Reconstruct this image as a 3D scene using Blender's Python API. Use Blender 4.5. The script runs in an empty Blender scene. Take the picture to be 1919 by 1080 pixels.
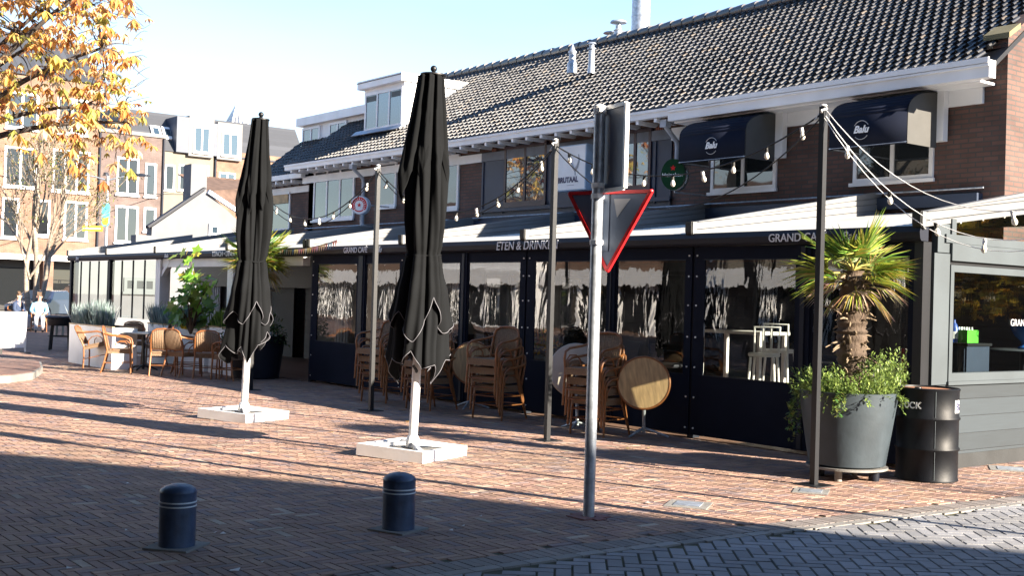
import bpy, bmesh, math, random
import numpy as np
from mathutils import Vector, Matrix
R_=math.radians; PI=math.pi
random.seed(7); rng=np.random.default_rng(5)
S=bpy.context.scene; C=S.collection
# ---------------------------------------------------------------- camera
F,CX,CY,EYE=2236.,959.5,540.,1.6
ROLL,YAW,PITCH=R_(1.66),R_(51.8),math.atan(23/F)
fw=Vector((-math.sin(YAW)*math.cos(PITCH),math.cos(YAW)*math.cos(PITCH),math.sin(PITCH)))
r0=Vector((math.cos(YAW),math.sin(YAW),0)); u0=r0.cross(fw)
rt=r0*math.cos(ROLL)+u0*math.sin(ROLL); up=u0*math.cos(ROLL)-r0*math.sin(ROLL)
EY=Vector((0,0,EYE))
cam=bpy.data.cameras.new('camera'); co=bpy.data.objects.new('camera',cam); C.objects.link(co)
co.matrix_world=Matrix(((rt.x,up.x,-fw.x,0),(rt.y,up.y,-fw.y,0),(rt.z,up.z,-fw.z,EYE),(0,0,0,1)))
cam.sensor_width=36; cam.lens=F/1919*36; cam.clip_end=2000; cam.clip_start=.1
S.camera=co
def ray(x,y): return rt*((x-CX)/F)+up*((CY-y)/F)+fw
def G(x,y,z=0.): d=ray(x,y); return EY+d*((z-EYE)/d.z)       # ground point seen at a pixel of the photograph
def PY(x,y,Y): d=ray(x,y); return EY+d*(Y/d.y)
def PX(x,y,X): d=ray(x,y); return EY+d*(X/d.x)
def PD(x,y,D): return EY+ray(x,y)*D
# ---------------------------------------------------------------- mesh builder
class MB:
    def __init__(s): s.v=[]; s.f=[]; s.c=[]; s.cc=None
    def add(s,vs,fs):
        o=len(s.v); s.v+= [tuple(p) for p in vs]
        for f in fs: s.f.append(tuple(i+o for i in f)); s.c.append(s.cc)
        return s
    def box(s,x0,x1,y0,y1,z0,z1):
        return s.add([(x0,y0,z0),(x1,y0,z0),(x1,y1,z0),(x0,y1,z0),(x0,y0,z1),(x1,y0,z1),(x1,y1,z1),(x0,y1,z1)],
          [(0,3,2,1),(4,5,6,7),(0,1,5,4),(1,2,6,5),(2,3,7,6),(3,0,4,7)])
    def bar(s,a,b,w,h,upv=(0,0,1)):
        a=Vector(a); b=Vector(b); d=(b-a).normalized(); u=Vector(upv)
        if abs(d.dot(u))>.98: u=Vector((1,0,0))
        r=d.cross(u).normalized(); u=r.cross(d).normalized(); r*=w/2; u*=h/2
        return s.add([a-r-u,a+r-u,a+r+u,a-r+u,b-r-u,b+r-u,b+r+u,b-r+u],[(0,1,2,3),(7,6,5,4),(0,4,5,1),(1,5,6,2),(2,6,7,3),(3,7,4,0)])
    def tube(s,pts,r,n=8,cap=True):
        pts=[Vector(p) for p in pts]; m=len(pts)
        if not hasattr(r,'__len__'): r=[r]*m
        t0=(pts[1]-pts[0]).normalized(); a=Vector((0,0,1)) if abs(t0.z)<.9 else Vector((1,0,0))
        nx=t0.cross(a).normalized(); vs=[]; fs=[]
        for i,p in enumerate(pts):
            t=(pts[min(i+1,m-1)]-pts[max(i-1,0)])
            if t.length<1e-9: t=t0
            t.normalize(); nx=(nx-t*nx.dot(t))
            if nx.length<1e-6: nx=t.orthogonal()
            nx.normalize(); ny=t.cross(nx)
            for k in range(n):
                q=2*PI*k/n; vs.append(p+(nx*math.cos(q)+ny*math.sin(q))*r[i])
        for i in range(m-1):
            for k in range(n):
                k2=(k+1)%n; fs.append((i*n+k,i*n+k2,(i+1)*n+k2,(i+1)*n+k))
        if cap: fs+= [tuple(range(n-1,-1,-1)),tuple((m-1)*n+k for k in range(n))]
        return s.add(vs,fs)
    def lathe(s,prof,n=32,o=(0,0,0),cap=True):
        vs=[];fs=[];m=len(prof)
        for r,z in prof:
            for k in range(n):
                q=2*PI*k/n; vs.append((o[0]+r*math.cos(q),o[1]+r*math.sin(q),o[2]+z))
        for i in range(m-1):
            for k in range(n):
                k2=(k+1)%n; fs.append((i*n+k,i*n+k2,(i+1)*n+k2,(i+1)*n+k))
        if cap: fs+= [tuple(range(n-1,-1,-1)),tuple((m-1)*n+k for k in range(n))]
        return s.add(vs,fs)
    def prism(s,poly,d):
        d=Vector(d); n=len(poly); vs=[Vector(p) for p in poly]+[Vector(p)+d for p in poly]
        nn=sum(((vs[i].cross(vs[(i+1)%n])) for i in range(n)),Vector())
        fs=[tuple(range(n)),tuple(range(2*n-1,n-1,-1))]+[(i,i+n,(i+1)%n+n,(i+1)%n) for i in range(n)]
        if nn.dot(d)>0: fs=[f[::-1] for f in fs]
        return s.add(vs,fs)
    def quad(s,a,b,c,d): return s.add([a,b,c,d],[(0,1,2,3)])
    def sphere(s,c,r,n=10,m=6,sz=1.):
        return s.lathe([(max(1e-4,r*math.sin(PI*i/m)),-r*sz*math.cos(PI*i/m)) for i in range(m+1)],n,c,False)
    def disc_prism(s,c,nrm,r,th,n=40):
        nrm=Vector(nrm).normalized(); a=nrm.orthogonal().normalized(); b=nrm.cross(a); c=Vector(c)
        return s.prism([c+(a*math.cos(2*PI*k/n)+b*math.sin(2*PI*k/n))*r for k in range(n)],nrm*th)
    def mesh(s,name,mat,smooth=None):
        me=bpy.data.meshes.new(name); me.from_pydata(s.v,[],s.f); me.update()
        fin(me,mat,smooth)
        if any(c is not None for c in s.c):
            at=me.color_attributes.new('col','FLOAT_COLOR','CORNER'); arr=[]
            for f,c in zip(s.f,s.c): arr+= list((c or (1,1,1))+(1,))*len(f)
            at.data.foreach_set('color',arr)
        return me
    def build(s,name,mat,parent=None,smooth=None,world=False):
        return link(name,s.mesh(name,mat,smooth),parent,world)
def fin(me,mat,smooth):
    n=len(me.polygons); nr=np.empty(n*3,np.float32); me.polygons.foreach_get('normal',nr); nr=np.abs(nr.reshape(-1,3))
    tot=np.empty(n,np.int32); me.polygons.foreach_get('loop_total',tot)
    li=np.empty(len(me.loops),np.int32); me.loops.foreach_get('vertex_index',li)
    co_=np.empty(len(me.vertices)*3,np.float32); me.vertices.foreach_get('co',co_); co_=co_.reshape(-1,3)[li]
    ax=np.repeat(nr.argmax(1),tot); uv=np.empty((len(li),2),np.float32)
    uv[:,0]=np.where(ax==0,co_[:,1],co_[:,0]); uv[:,1]=np.where(ax==2,co_[:,1],co_[:,2])
    me.uv_layers.new(name='UVMap').data.foreach_set('uv',uv.ravel())
    if mat: me.materials.append(mat)
    if smooth is not None:
        me.polygons.foreach_set('use_smooth',[True]*n)
        if smooth<180: me.set_sharp_from_angle(angle=R_(smooth))
def WM(o): return (WM(o.parent)@o.matrix_parent_inverse@o.matrix_basis) if o.parent else o.matrix_basis.copy()
def link(name,me,parent=None,world=False):
    o=bpy.data.objects.new(name,me); C.objects.link(o)
    if parent:
        o.parent=parent
        if world: o.matrix_parent_inverse=WM(parent).inverted()
    return o
def tag(o,label=None,cat=None,group=None,kind=None):
    for k,v in (('label',label),('category',cat),('group',group),('kind',kind)):
        if v: o[k]=v
    return o
def thing(name,label,cat,loc=(0,0,0),rz=0,group=None,rot=None):
    o=bpy.data.objects.new(name,None); C.objects.link(o); o.location=loc; o.empty_display_size=.2
    o.rotation_euler=rot or (0,0,rz); return tag(o,label,cat,group)
def dup(t,loc,rz=0,label=None,rot=None):
    def cp(o,p):
        c=o.copy(); C.objects.link(c); c.parent=p
        for ch in o.children: cp(ch,c)
        return c
    r=cp(t,None); r.location=loc; r.rotation_euler=rot or (0,0,rz)
    if label: r['label']=label
    return r
# ---------------------------------------------------------------- materials
def nt(name):
    m=bpy.data.materials.new(name); m.use_nodes=True; n=m.node_tree.nodes; l=m.node_tree.links
    return m,n,l,n['Principled BSDF']
def N(n,t,**k):
    x=n.new(t)
    for a,b in k.items(): setattr(x,a,b)
    return x
def pm(name,col,rough=.6,metal=0,var=.2,scale=4,bump=.08,bscale=40,spec=.5,attr=False,stretch=None,coat=0,trans=0,dirt=False):
    m,n,l,b=nt(name); b.inputs['Roughness'].default_value=rough; b.inputs['Metallic'].default_value=metal
    b.inputs['Specular IOR Level'].default_value=spec; b.inputs['Coat Weight'].default_value=coat
    tc=N(n,'ShaderNodeTexCoord'); mp=N(n,'ShaderNodeMapping'); l.new(tc.outputs['Object'],mp.inputs[0])
    if stretch: mp.inputs['Scale'].default_value=stretch
    no=N(n,'ShaderNodeTexNoise'); no.inputs['Scale'].default_value=scale; no.inputs['Detail'].default_value=5; l.new(mp.outputs[0],no.inputs[0])
    mr=N(n,'ShaderNodeMapRange'); mr.inputs[1].default_value=.3; mr.inputs[2].default_value=.7; mr.inputs[3].default_value=1-var; mr.inputs[4].default_value=1+var
    l.new(no.outputs[0],mr.inputs[0])
    mx=N(n,'ShaderNodeMix',data_type='RGBA',blend_type='MULTIPLY'); mx.inputs[0].default_value=1
    if attr:
        a=N(n,'ShaderNodeAttribute',attribute_name='col'); l.new(a.outputs[0],mx.inputs[6])
    else: mx.inputs[6].default_value=(*col,1)
    l.new(mr.outputs[0],mx.inputs[7]); l.new(mx.outputs[2],b.inputs['Base Color'])
    if dirt:
        d1=N(n,'ShaderNodeTexNoise'); d1.inputs['Scale'].default_value=.45; d1.inputs['Detail'].default_value=8; d1.inputs['Roughness'].default_value=.65; l.new(mp.outputs[0],d1.inputs[0])
        r1=N(n,'ShaderNodeMapRange'); r1.inputs[1].default_value=.48; r1.inputs[2].default_value=.72; r1.inputs[4].default_value=.4; l.new(d1.outputs[0],r1.inputs[0])
        d2=N(n,'ShaderNodeMix',data_type='RGBA'); d2.inputs[7].default_value=(.115,.095,.06,1); l.new(r1.outputs[0],d2.inputs[0]); l.new(mx.outputs[2],d2.inputs[6])
        v=N(n,'ShaderNodeTexVoronoi'); v.inputs['Scale'].default_value=3.2; l.new(mp.outputs[0],v.inputs[0]); r2=N(n,'ShaderNodeMapRange'); r2.inputs[1].default_value=.05; r2.inputs[2].default_value=.075; r2.inputs[3].default_value=.55; r2.inputs[4].default_value=0; l.new(v.outputs['Distance'],r2.inputs[0])
        d3=N(n,'ShaderNodeMix',data_type='RGBA'); d3.inputs[7].default_value=(.06,.055,.05,1); l.new(r2.outputs[0],d3.inputs[0]); l.new(d2.outputs[2],d3.inputs[6]); l.new(d3.outputs[2],b.inputs['Base Color'])
    if bump:
        n2=N(n,'ShaderNodeTexNoise'); n2.inputs['Scale'].default_value=bscale; n2.inputs['Detail'].default_value=3; l.new(mp.outputs[0],n2.inputs[0])
        bp=N(n,'ShaderNodeBump'); bp.inputs['Strength'].default_value=bump; bp.inputs['Distance'].default_value=.02; l.new(n2.outputs[0],bp.inputs['Height']); l.new(bp.outputs[0],b.inputs['Normal'])
    if trans:
        t=N(n,'ShaderNodeBsdfTranslucent'); l.new(mx.outputs[2],t.inputs[0]); ms=N(n,'ShaderNodeMixShader'); ms.inputs[0].default_value=trans
        l.new(b.outputs[0],ms.inputs[1]); l.new(t.outputs[0],ms.inputs[2]); l.new(ms.outputs[0],n['Material Output'].inputs[0])
    return m
def brick(name,c1,c2,mortar,w=.215,h=.065,ms=.01,bump=.5,flat=False,rough=.85):
    m,n,l,b=nt(name); b.inputs['Roughness'].default_value=rough
    uv=N(n,'ShaderNodeUVMap',uv_map='UVMap'); bt=N(n,'ShaderNodeTexBrick'); l.new(uv.outputs[0],bt.inputs[0])
    for k,v in (('Color1',(*c1,1)),('Color2',(*c2,1)),('Mortar',(*mortar,1)),('Scale',1),('Mortar Size',ms),('Brick Width',w),('Row Height',h),('Bias',-.1)): bt.inputs[k].default_value=v
    no=N(n,'ShaderNodeTexNoise'); no.inputs['Scale'].default_value=1.3; no.inputs['Detail'].default_value=6; l.new(uv.outputs[0],no.inputs[0])
    mr=N(n,'ShaderNodeMapRange'); mr.inputs[1].default_value=.3; mr.inputs[2].default_value=.7; mr.inputs[3].default_value=.7; mr.inputs[4].default_value=1.3; l.new(no.outputs[0],mr.inputs[0])
    mx=N(n,'ShaderNodeMix',data_type='RGBA',blend_type='MULTIPLY'); mx.inputs[0].default_value=1; l.new(bt.outputs[0],mx.inputs[6]); l.new(mr.outputs[0],mx.inputs[7]); l.new(mx.outputs[2],b.inputs['Base Color'])
    bp=N(n,'ShaderNodeBump',invert=True); bp.inputs['Strength'].default_value=bump; bp.inputs['Distance'].default_value=.01; l.new(bt.outputs['Fac'],bp.inputs['Height']); l.new(bp.outputs[0],b.inputs['Normal'])
    return m
def planks(name,col,pitch,axis=1,var=.25):
    m,n,l,b=nt(name); b.inputs['Roughness'].default_value=.55
    uv=N(n,'ShaderNodeUVMap',uv_map='UVMap'); sp=N(n,'ShaderNodeSeparateXYZ'); l.new(uv.outputs[0],sp.inputs[0])
    d=N(n,'ShaderNodeMath',operation='DIVIDE'); d.inputs[1].default_value=pitch; l.new(sp.outputs[axis],d.inputs[0])
    fr=N(n,'ShaderNodeMath',operation='FRACT'); l.new(d.outputs[0],fr.inputs[0])
    pp=N(n,'ShaderNodeMath',operation='PINGPONG'); pp.inputs[1].default_value=.5; l.new(fr.outputs[0],pp.inputs[0])
    mr=N(n,'ShaderNodeMapRange'); mr.inputs[1].default_value=0; mr.inputs[2].default_value=.035; l.new(pp.outputs[0],mr.inputs[0])
    fl=N(n,'ShaderNodeMath',operation='FLOOR'); l.new(d.outputs[0],fl.inputs[0])
    wn=N(n,'ShaderNodeTexWhiteNoise',noise_dimensions='1D'); l.new(fl.outputs[0],wn.inputs['W'])
    mp=N(n,'ShaderNodeMapping'); mp.inputs['Scale'].default_value=(1,14,1) if axis==1 else (14,1,1); l.new(uv.outputs[0],mp.inputs[0])
    no=N(n,'ShaderNodeTexNoise'); no.inputs['Scale'].default_value=2.5; no.inputs['Detail'].default_value=5; l.new(mp.outputs[0],no.inputs[0])
    ad=N(n,'ShaderNodeMath',operation='ADD'); l.new(wn.outputs[0],ad.inputs[0]); l.new(no.outputs[0],ad.inputs[1])
    m2=N(n,'ShaderNodeMapRange'); m2.inputs[1].default_value=.3; m2.inputs[2].default_value=1.6; m2.inputs[3].default_value=1-var; m2.inputs[4].default_value=1+var; l.new(ad.outputs[0],m2.inputs[0])
    ml=N(n,'ShaderNodeMath',operation='MULTIPLY'); l.new(m2.outputs[0],ml.inputs[0])
    m3=N(n,'ShaderNodeMapRange'); m3.inputs[3].default_value=.35; m3.inputs[4].default_value=1; l.new(mr.outputs[0],m3.inputs[0]); l.new(m3.outputs[0],ml.inputs[1])
    mx=N(n,'ShaderNodeMix',data_type='RGBA',blend_type='MULTIPLY'); mx.inputs[0].default_value=1; mx.inputs[6].default_value=(*col,1); l.new(ml.outputs[0],mx.inputs[7]); l.new(mx.outputs[2],b.inputs['Base Color'])
    bp=N(n,'ShaderNodeBump'); bp.inputs['Strength'].default_value=.5; bp.inputs['Distance'].default_value=.01; l.new(mr.outputs[0],bp.inputs['Height']); l.new(bp.outputs[0],b.inputs['Normal'])
    return m
def clear(name,ior=1.6,wavy=.0,tint=(.9,.93,.92),rough=.0,st=(6,6,1.2),boost=0.):
    m,n,l,b=nt(name); n.remove(b); out=n['Material Output']
    tr=N(n,'ShaderNodeBsdfTransparent'); tr.inputs[0].default_value=(*tint,1); gl=N(n,'ShaderNodeBsdfGlossy'); gl.inputs['Roughness'].default_value=rough; gl.inputs[0].default_value=(1,1,1,1)
    fr=N(n,'ShaderNodeFresnel'); fr.inputs[0].default_value=ior; ms=N(n,'ShaderNodeMixShader')
    if wavy:
        tc=N(n,'ShaderNodeTexCoord'); mp=N(n,'ShaderNodeMapping'); mp.inputs['Scale'].default_value=st; l.new(tc.outputs['Object'],mp.inputs[0])
        no=N(n,'ShaderNodeTexNoise'); no.inputs['Scale'].default_value=1; no.inputs['Detail'].default_value=3.2; no.inputs['Roughness'].default_value=.55; no.inputs['Distortion'].default_value=.8; l.new(mp.outputs[0],no.inputs[0])
        bp=N(n,'ShaderNodeBump'); bp.inputs['Strength'].default_value=wavy; bp.inputs['Distance'].default_value=.05; l.new(no.outputs[0],bp.inputs['Height']); l.new(bp.outputs[0],gl.inputs['Normal']); l.new(bp.outputs[0],fr.inputs['Normal'])
    fo=fr.outputs[0]
    if boost:
        a=N(n,'ShaderNodeMath',operation='ADD',use_clamp=True); a.inputs[1].default_value=boost; l.new(fo,a.inputs[0]); fo=a.outputs[0]
    l.new(fo,ms.inputs[0]); l.new(tr.outputs[0],ms.inputs[1]); l.new(gl.outputs[0],ms.inputs[2]); l.new(ms.outputs[0],out.inputs[0]); return m
def glassy(name,col=(.02,.025,.03),ior=2.1):
    m,n,l,b=nt(name); b.inputs['Base Color'].default_value=(*col,1); b.inputs['Roughness'].default_value=.02; b.inputs['IOR'].default_value=ior
    tc=N(n,'ShaderNodeTexCoord'); no=N(n,'ShaderNodeTexNoise'); no.inputs['Scale'].default_value=1.2; l.new(tc.outputs['Object'],no.inputs[0])
    bp=N(n,'ShaderNodeBump'); bp.inputs['Strength'].default_value=.04; bp.inputs['Distance'].default_value=.05; l.new(no.outputs[0],bp.inputs['Height']); l.new(bp.outputs[0],b.inputs['Normal']); return m
M=dict(
 brick=brick('dark_brick',(.135,.072,.058),(.088,.05,.043),(.066,.058,.054)),
 brick_o=brick('orange_brick',(.20,.105,.065),(.165,.082,.05),(.17,.145,.12)),
 brick_p=brick('plum_brick',(.115,.078,.07),(.095,.062,.055),(.12,.105,.10)),
 pave_far=brick('far_paving',(.21,.115,.085),(.13,.075,.065),(.06,.05,.045),.2,.1,.008,.3),
 paver=pm('clinker_paver',(1,1,1),.78,0,.2,1.6,.3,90,attr=True,dirt=True),
 joint=pm('joint_sand',(.06,.058,.032),.95,0,.4,3,.3,80),
 concrete=pm('concrete',(.20,.195,.185),.85,0,.2,3,.2,60),
 tile=pm('glazed_tile',(.045,.045,.05),.36,0,.55,.9,.04,25,spec=.9,attr=True),
 white=pm('white_paint',(.84,.85,.87),.45,0,.08,2,.03,30),
 whitem=pm('white_metal',(.8,.81,.82),.35,0,.06,2,.02,20),
 cream=pm('cream_render',(.17,.15,.12),.8,0,.08,2,.08,50),
 navy=pm('navy_paint',(.022,.036,.07),.5,0,.15,2,.04,30),
 navyfab=pm('navy_canvas',(.0085,.0115,.024),.8,0,.15,2,.1,160,spec=.12),
 black=pm('black_paint',(.0045,.0058,.009),.45,0,.2,3,.03,30),
 bulbc=pm('black_rubber',(.01,.01,.01),.6),
 anthr=pm('anthracite_frame',(.0125,.0155,.026),.5,0,.15,2,.03,30,spec=.25),
 lgrey=pm('light_grey_paint',(.058,.073,.084),.5,0,.1,2,.04,30),
 plank=planks('grey_siding',(.026,.036,.045),.178),
 dplank=planks('dark_siding',(.03,.03,.035),.16),
 fabric=pm('parasol_canvas',(.0058,.0066,.0078),.9,0,.25,2,.12,220,spec=.15),
 piping=pm('white_piping',(.13,.13,.15),.6),
 galv=pm('galvanised_steel',(.40,.44,.5),.45,.6,.3,16,.05,60),
 alub=pm('sign_back',(.13,.165,.235),.5,.0,.12,3,.02,30),
 red=pm('red_enamel',(.62,.015,.02),.35,0,.08,3,0),
 bollard=pm('bollard_paint',(.035,.06,.115),.42,0,.5,7,.12,40),
 stripe=pm('pale_band',(.55,.62,.68),.4),
 rattan=pm('honey_cane',(.24,.092,.03),.42,0,.3,9,.1,60),
 weave=pm('woven_cane',(.215,.14,.085),.75,0,.25,60,.5,240),
 weaveg=pm('grey_weave',(.24,.23,.24),.7,0,.25,60,.5,240),
 wood=pm('teak_slats',(.45,.31,.16),.6,0,.3,5,.15,40,stretch=(1,9,1)),
 under=pm('table_underside',(.52,.47,.42),.7,0,.12,4,.05,30),
 dark_top=pm('dark_table_top',(.05,.055,.07),.3,0,.2,4),
 pot=pm('zinc_pot',(.034,.049,.062),.6,0,.22,3,.1,18),
 soil=pm('potting_soil',(.05,.035,.025),.95,0,.4,9,.5,40),
 leaf=pm('leaf',(1,1,1),.5,0,.25,6,0,attr=True,trans=.35),
 frond=pm('frond',(1,1,1),.45,0,.2,8,0,attr=True,trans=.25),
 bark=pm('palm_fibre',(.075,.052,.036),.9,0,.4,9,.6,50,stretch=(1,1,.5)),
 dbark=pm('chestnut_bark',(.06,.05,.045),.9,0,.4,6,.5,40),
 birch=pm('birch_bark',(.24,.20,.16),.85,0,.4,5,.3,40,stretch=(1,1,3)),
 drum=pm('black_drum',(.0042,.0055,.0085),.5,0,.4,5,.05,25,spec=.25),
 rust=pm('rusty_lid',(.30,.13,.065),.8,0,.35,9,.2,50),
 glass=glassy('window_glass'), glassb=glassy('sky_glass',(.03,.05,.07),2.4),
 pvc=clear('clear_pvc',1.78,.05,(.74,.74,.70),.01,(2.6,2.6,.75),.03), pane=clear('clear_glass',1.6,.012,(.74,.80,.78)), 
 bulb=pm('milky_bulb',(.85,.82,.72),.12,0,.03,4,0,spec=.8),
 green=pm('green_enamel',(.005,.045,.018),.3), slate=planks('slate_roof',(.05,.054,.064),.35),
 clay=pm('clay_tiles',(.10,.062,.045),.85,0,.35,3,.4,30),
 yellow=pm('yellow_panel',(.75,.50,.05),.5,0,.1,3,0), carwhite=pm('white_car_paint',(.3,.32,.35),.25,0,.03,2,0,coat=.5),
 carnavy=pm('dark_car_paint',(.02,.03,.06),.25,0,.03,2,0,coat=.5), tyre=pm('tyre_rubber',(.02,.02,.02),.8),
 skin=pm('skin',(.50,.30,.22),.6,0,.06,8,0), jeans=pm('pale_trousers',(.42,.43,.48),.85,0,.1,9,0),
 jnavy=pm('navy_jacket',(.035,.055,.11),.8,0,.15,9,0), jblue=pm('light_blue_jacket',(.22,.45,.62),.7,0,.12,9,0), hair=pm('brown_hair',(.10,.06,.035),.7),
 floor=planks('terrace_floor',(.20,.115,.085),.14), zinc=pm('striped_zinc',(.025,.04,.075),.5,.0,.2,2,0),
 crateg=pm('green_plastic',(.10,.48,.05),.4), vase=pm('blue_glaze',(.02,.09,.30),.25), bluep=pm('blue_plastic',(.03,.08,.35),.4),
 lwhite=pm('letter_white',(.82,.84,.88),.5,0,.03,3,0), lnavy=pm('letter_navy',(.05,.05,.11),.5,0,.03,3,0), lgreyl=pm('letter_grey',(.45,.45,.47),.5,0,.03,3,0),
 lens=pm('lamp_lens',(.6,.6,.58),.2), curtain=pm('pale_curtain',(.55,.58,.62),.9), orange=pm('orange_flowers',(.6,.2,.03),.7),
)
def txt(body,size,origin,right,upv,mat,parent,world=True,ext=.003,align='LEFT',shear=0,name='lettering',bold=0,sx=1):
    c=bpy.data.curves.new('t','FONT'); c.body=body; c.size=size; c.extrude=ext; c.align_x=align; c.shear=shear; c.offset=bold; c.resolution_u=4
    o=bpy.data.objects.new('t',c); me=bpy.data.meshes.new_from_object(o); bpy.data.objects.remove(o)
    r=Vector(right).normalized(); u=Vector(upv).normalized(); n=r.cross(u); r=r*sx
    me.transform(Matrix(((r.x,u.x,n.x,origin[0]),(r.y,u.y,n.y,origin[1]),(r.z,u.z,n.z,origin[2]),(0,0,0,1))))
    me.name=name; me.materials.clear(); fin(me,mat,None); return link(name,me,parent,world)
XR=(1,0,0); ZU=(0,0,1); YR=(0,1,0)
# ---------------------------------------------------------------- light and sky
SUN_AZ,SUN_EL=R_(18.5),R_(21.)
sd=Vector((math.cos(SUN_AZ)*math.cos(SUN_EL),math.sin(SUN_AZ)*math.cos(SUN_EL),math.sin(SUN_EL)))
sl=bpy.data.lights.new('sun','SUN'); sl.energy=5; sl.angle=R_(.5); sl.color=(1,.87,.70)
so=bpy.data.objects.new('sun',sl); C.objects.link(so); so.rotation_euler=(-sd).to_track_quat('-Z','Y').to_euler()
W=bpy.data.worlds.new('World'); S.world=W; W.use_nodes=True; wn=W.node_tree.nodes; wl=W.node_tree.links
sky=wn.new('ShaderNodeTexSky'); sky.sky_type='NISHITA'; sky.sun_disc=False; sky.sun_elevation=SUN_EL; sky.sun_rotation=PI/2-SUN_AZ; sky.air_density=1.0; sky.dust_density=0.05; sky.ozone_density=3.0
tcw=wn.new('ShaderNodeTexCoord'); mpw=wn.new('ShaderNodeMapping'); mpw.inputs['Scale'].default_value=(1.2,1.2,5); wl.new(tcw.outputs['Generated'],mpw.inputs[0])
nz=wn.new('ShaderNodeTexNoise'); nz.inputs['Scale'].default_value=1.6; nz.inputs['Detail'].default_value=6; wl.new(mpw.outputs[0],nz.inputs[0])
sx_=wn.new('ShaderNodeSeparateXYZ'); wl.new(tcw.outputs['Generated'],sx_.inputs[0])
hm=wn.new('ShaderNodeMapRange'); hm.inputs[1].default_value=.02; hm.inputs[2].default_value=.36; hm.inputs[3].default_value=1; hm.inputs[4].default_value=0; wl.new(sx_.outputs[2],hm.inputs[0])
nr_=wn.new('ShaderNodeMapRange'); nr_.inputs[1].default_value=.35; nr_.inputs[2].default_value=.65; nr_.inputs[3].default_value=.35; nr_.inputs[4].default_value=.95; wl.new(nz.outputs[0],nr_.inputs[0])
mm=wn.new('ShaderNodeMath'); mm.operation='MULTIPLY'; wl.new(hm.outputs[0],mm.inputs[0]); wl.new(nr_.outputs[0],mm.inputs[1])
cm=wn.new('ShaderNodeMix'); cm.data_type='RGBA'; wl.new(mm.outputs[0],cm.inputs[0]); wl.new(sky.outputs[0],cm.inputs[6]); cm.inputs[7].default_value=(3.1,3.2,3.25,1)
wl.new(cm.outputs[2],wn['Background'].inputs[0]); wn['Background'].inputs[1].default_value=.076
S.view_settings.view_transform='Standard'; S.view_settings.look='None'; S.view_settings.exposure=2.25; S.view_settings.gamma=1
# ---------------------------------------------------------------- ground
tag(MB().quad((-320,-180,-.014),(120,-180,-.014),(120,260,-.014),(-320,260,-.014)).build('ground',M['pave_far']),kind='structure')
tag(MB().quad((-30,-2,-.0095),(4,-2,-.0095),(4,15,-.0095),(-30,15,-.0095)).build('sand_bed',M['joint']),kind='structure')
def inview(x,y,m=620):
    v=Vector((x,y,0))-EY; d=v.dot(fw)
    if d<2: return False
    X=CX+F*v.dot(rt)/d; Y=CY-F*v.dot(up)/d
    return -m<X<1919+m and Y<1080+m*1.3
def herring(name,L,n,inside,ang,colf,mat,gap=.0025,z=0.,ext=40,ctr=(0,0)):
    W_=L/n; rects=[]; K=int(ext/W_)
    ca,sa=math.cos(ang),math.sin(ang)
    for j in range(-int(ext/L)-2,int(ext/L)+3):
        for k in range(-K,K):
            bx=k*W_+2*L*j; by=k*W_
            if abs(bx)>ext: continue
            for (x0,y0,x1,y1) in ((bx,by,bx+L,by+W_),(bx-W_,by,bx,by+L)):
                cx,cy=(x0+x1)/2,(y0+y1)/2; wx=ctr[0]+cx*ca-cy*sa; wy=ctr[1]+cx*sa+cy*ca
                if inside(wx,wy) and inview(wx,wy): rects.append((x0,y0,x1,y1))
    V=np.zeros((len(rects),8,3),np.float32); cols=np.zeros((len(rects),3),np.float32)
    for i,(x0,y0,x1,y1) in enumerate(rects):
        h=z+random.gauss(0,.0007); tx=random.gauss(0,.0022); ty=random.gauss(0,.0022); g=gap; b=.003; mx,my=(x0+x1)/2,(y0+y1)/2
        for q,(px,py,zz) in enumerate(((x0+g,y0+g,-.012),(x1-g,y0+g,-.012),(x1-g,y1-g,-.012),(x0+g,y1-g,-.012),(x0+g+b,y0+g+b,0),(x1-g-b,y0+g+b,0),(x1-g-b,y1-g-b,0),(x0+g+b,y1-g-b,0))):
            V[i,q]=(ctr[0]+px*ca-py*sa,ctr[1]+px*sa+py*ca,h+zz+((px-mx)*tx+(py-my)*ty if zz==0 else 0))
        cols[i]=colf()
    fs=[(4,5,6,7),(0,1,5,4),(1,2,6,5),(2,3,7,6),(3,0,4,7)]
    B=MB(); B.v=[tuple(p) for p in V.reshape(-1,3)]
    for i in range(len(rects)):
        c=tuple(float(q) for q in cols[i])
        for f in fs: B.f.append(tuple(a+8*i for a in f)); B.c.append(c)
    return tag(B.build(name,mat),kind='structure')
def redc():
    a=random.random(); k=random.uniform(.84,1.13)
    base=(.30,.19,.14) if a<.5 else (.255,.155,.125) if a<.8 else (.20,.145,.14) if a<.97 else (.36,.29,.23)
    return tuple(c*k for c in base)
def greyc():
    k=random.uniform(.8,1.15); return (.22*k,.225*k,.245*k)
KX=-5.52
def kerbx(y): return -5.62+max(0,(y-5.2))*.085
herring('brick_pavement',.2,3,lambda x,y:-30<x<kerbx(y)-.29 and -1<y<10.9,0,redc,M['paver'],ctr=(-12,5),ext=30)
herring('street_paving',.21,2,lambda x,y:kerbx(y)+.02<x<4 and 0<y<15,R_(49),greyc,M['paver'],gap=.0058,ctr=(-3,7),ext=14)
herring('brick_pavement',.2,3,lambda x,y:-7.6<x<kerbx(y)-.29 and 10.9<=y<16,0,redc,M['paver'],ctr=(-12,5),ext=30)
b=MB(); y=0.
while y<14:
    k=random.uniform(.8,1.15); b.cc=(.20*k,.175*k,.165*k); x=kerbx(y)
    b.box(x-.275,x-.085,y+.004,y+.066,-.012,.003+random.gauss(0,.001)); y+=.07
    if round(y/.07)%3==0: b.cc=(.24*k,.23*k,.22*k); b.box(x-.075,x+.012,y-.206,y-.004,-.012,.004)
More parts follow.
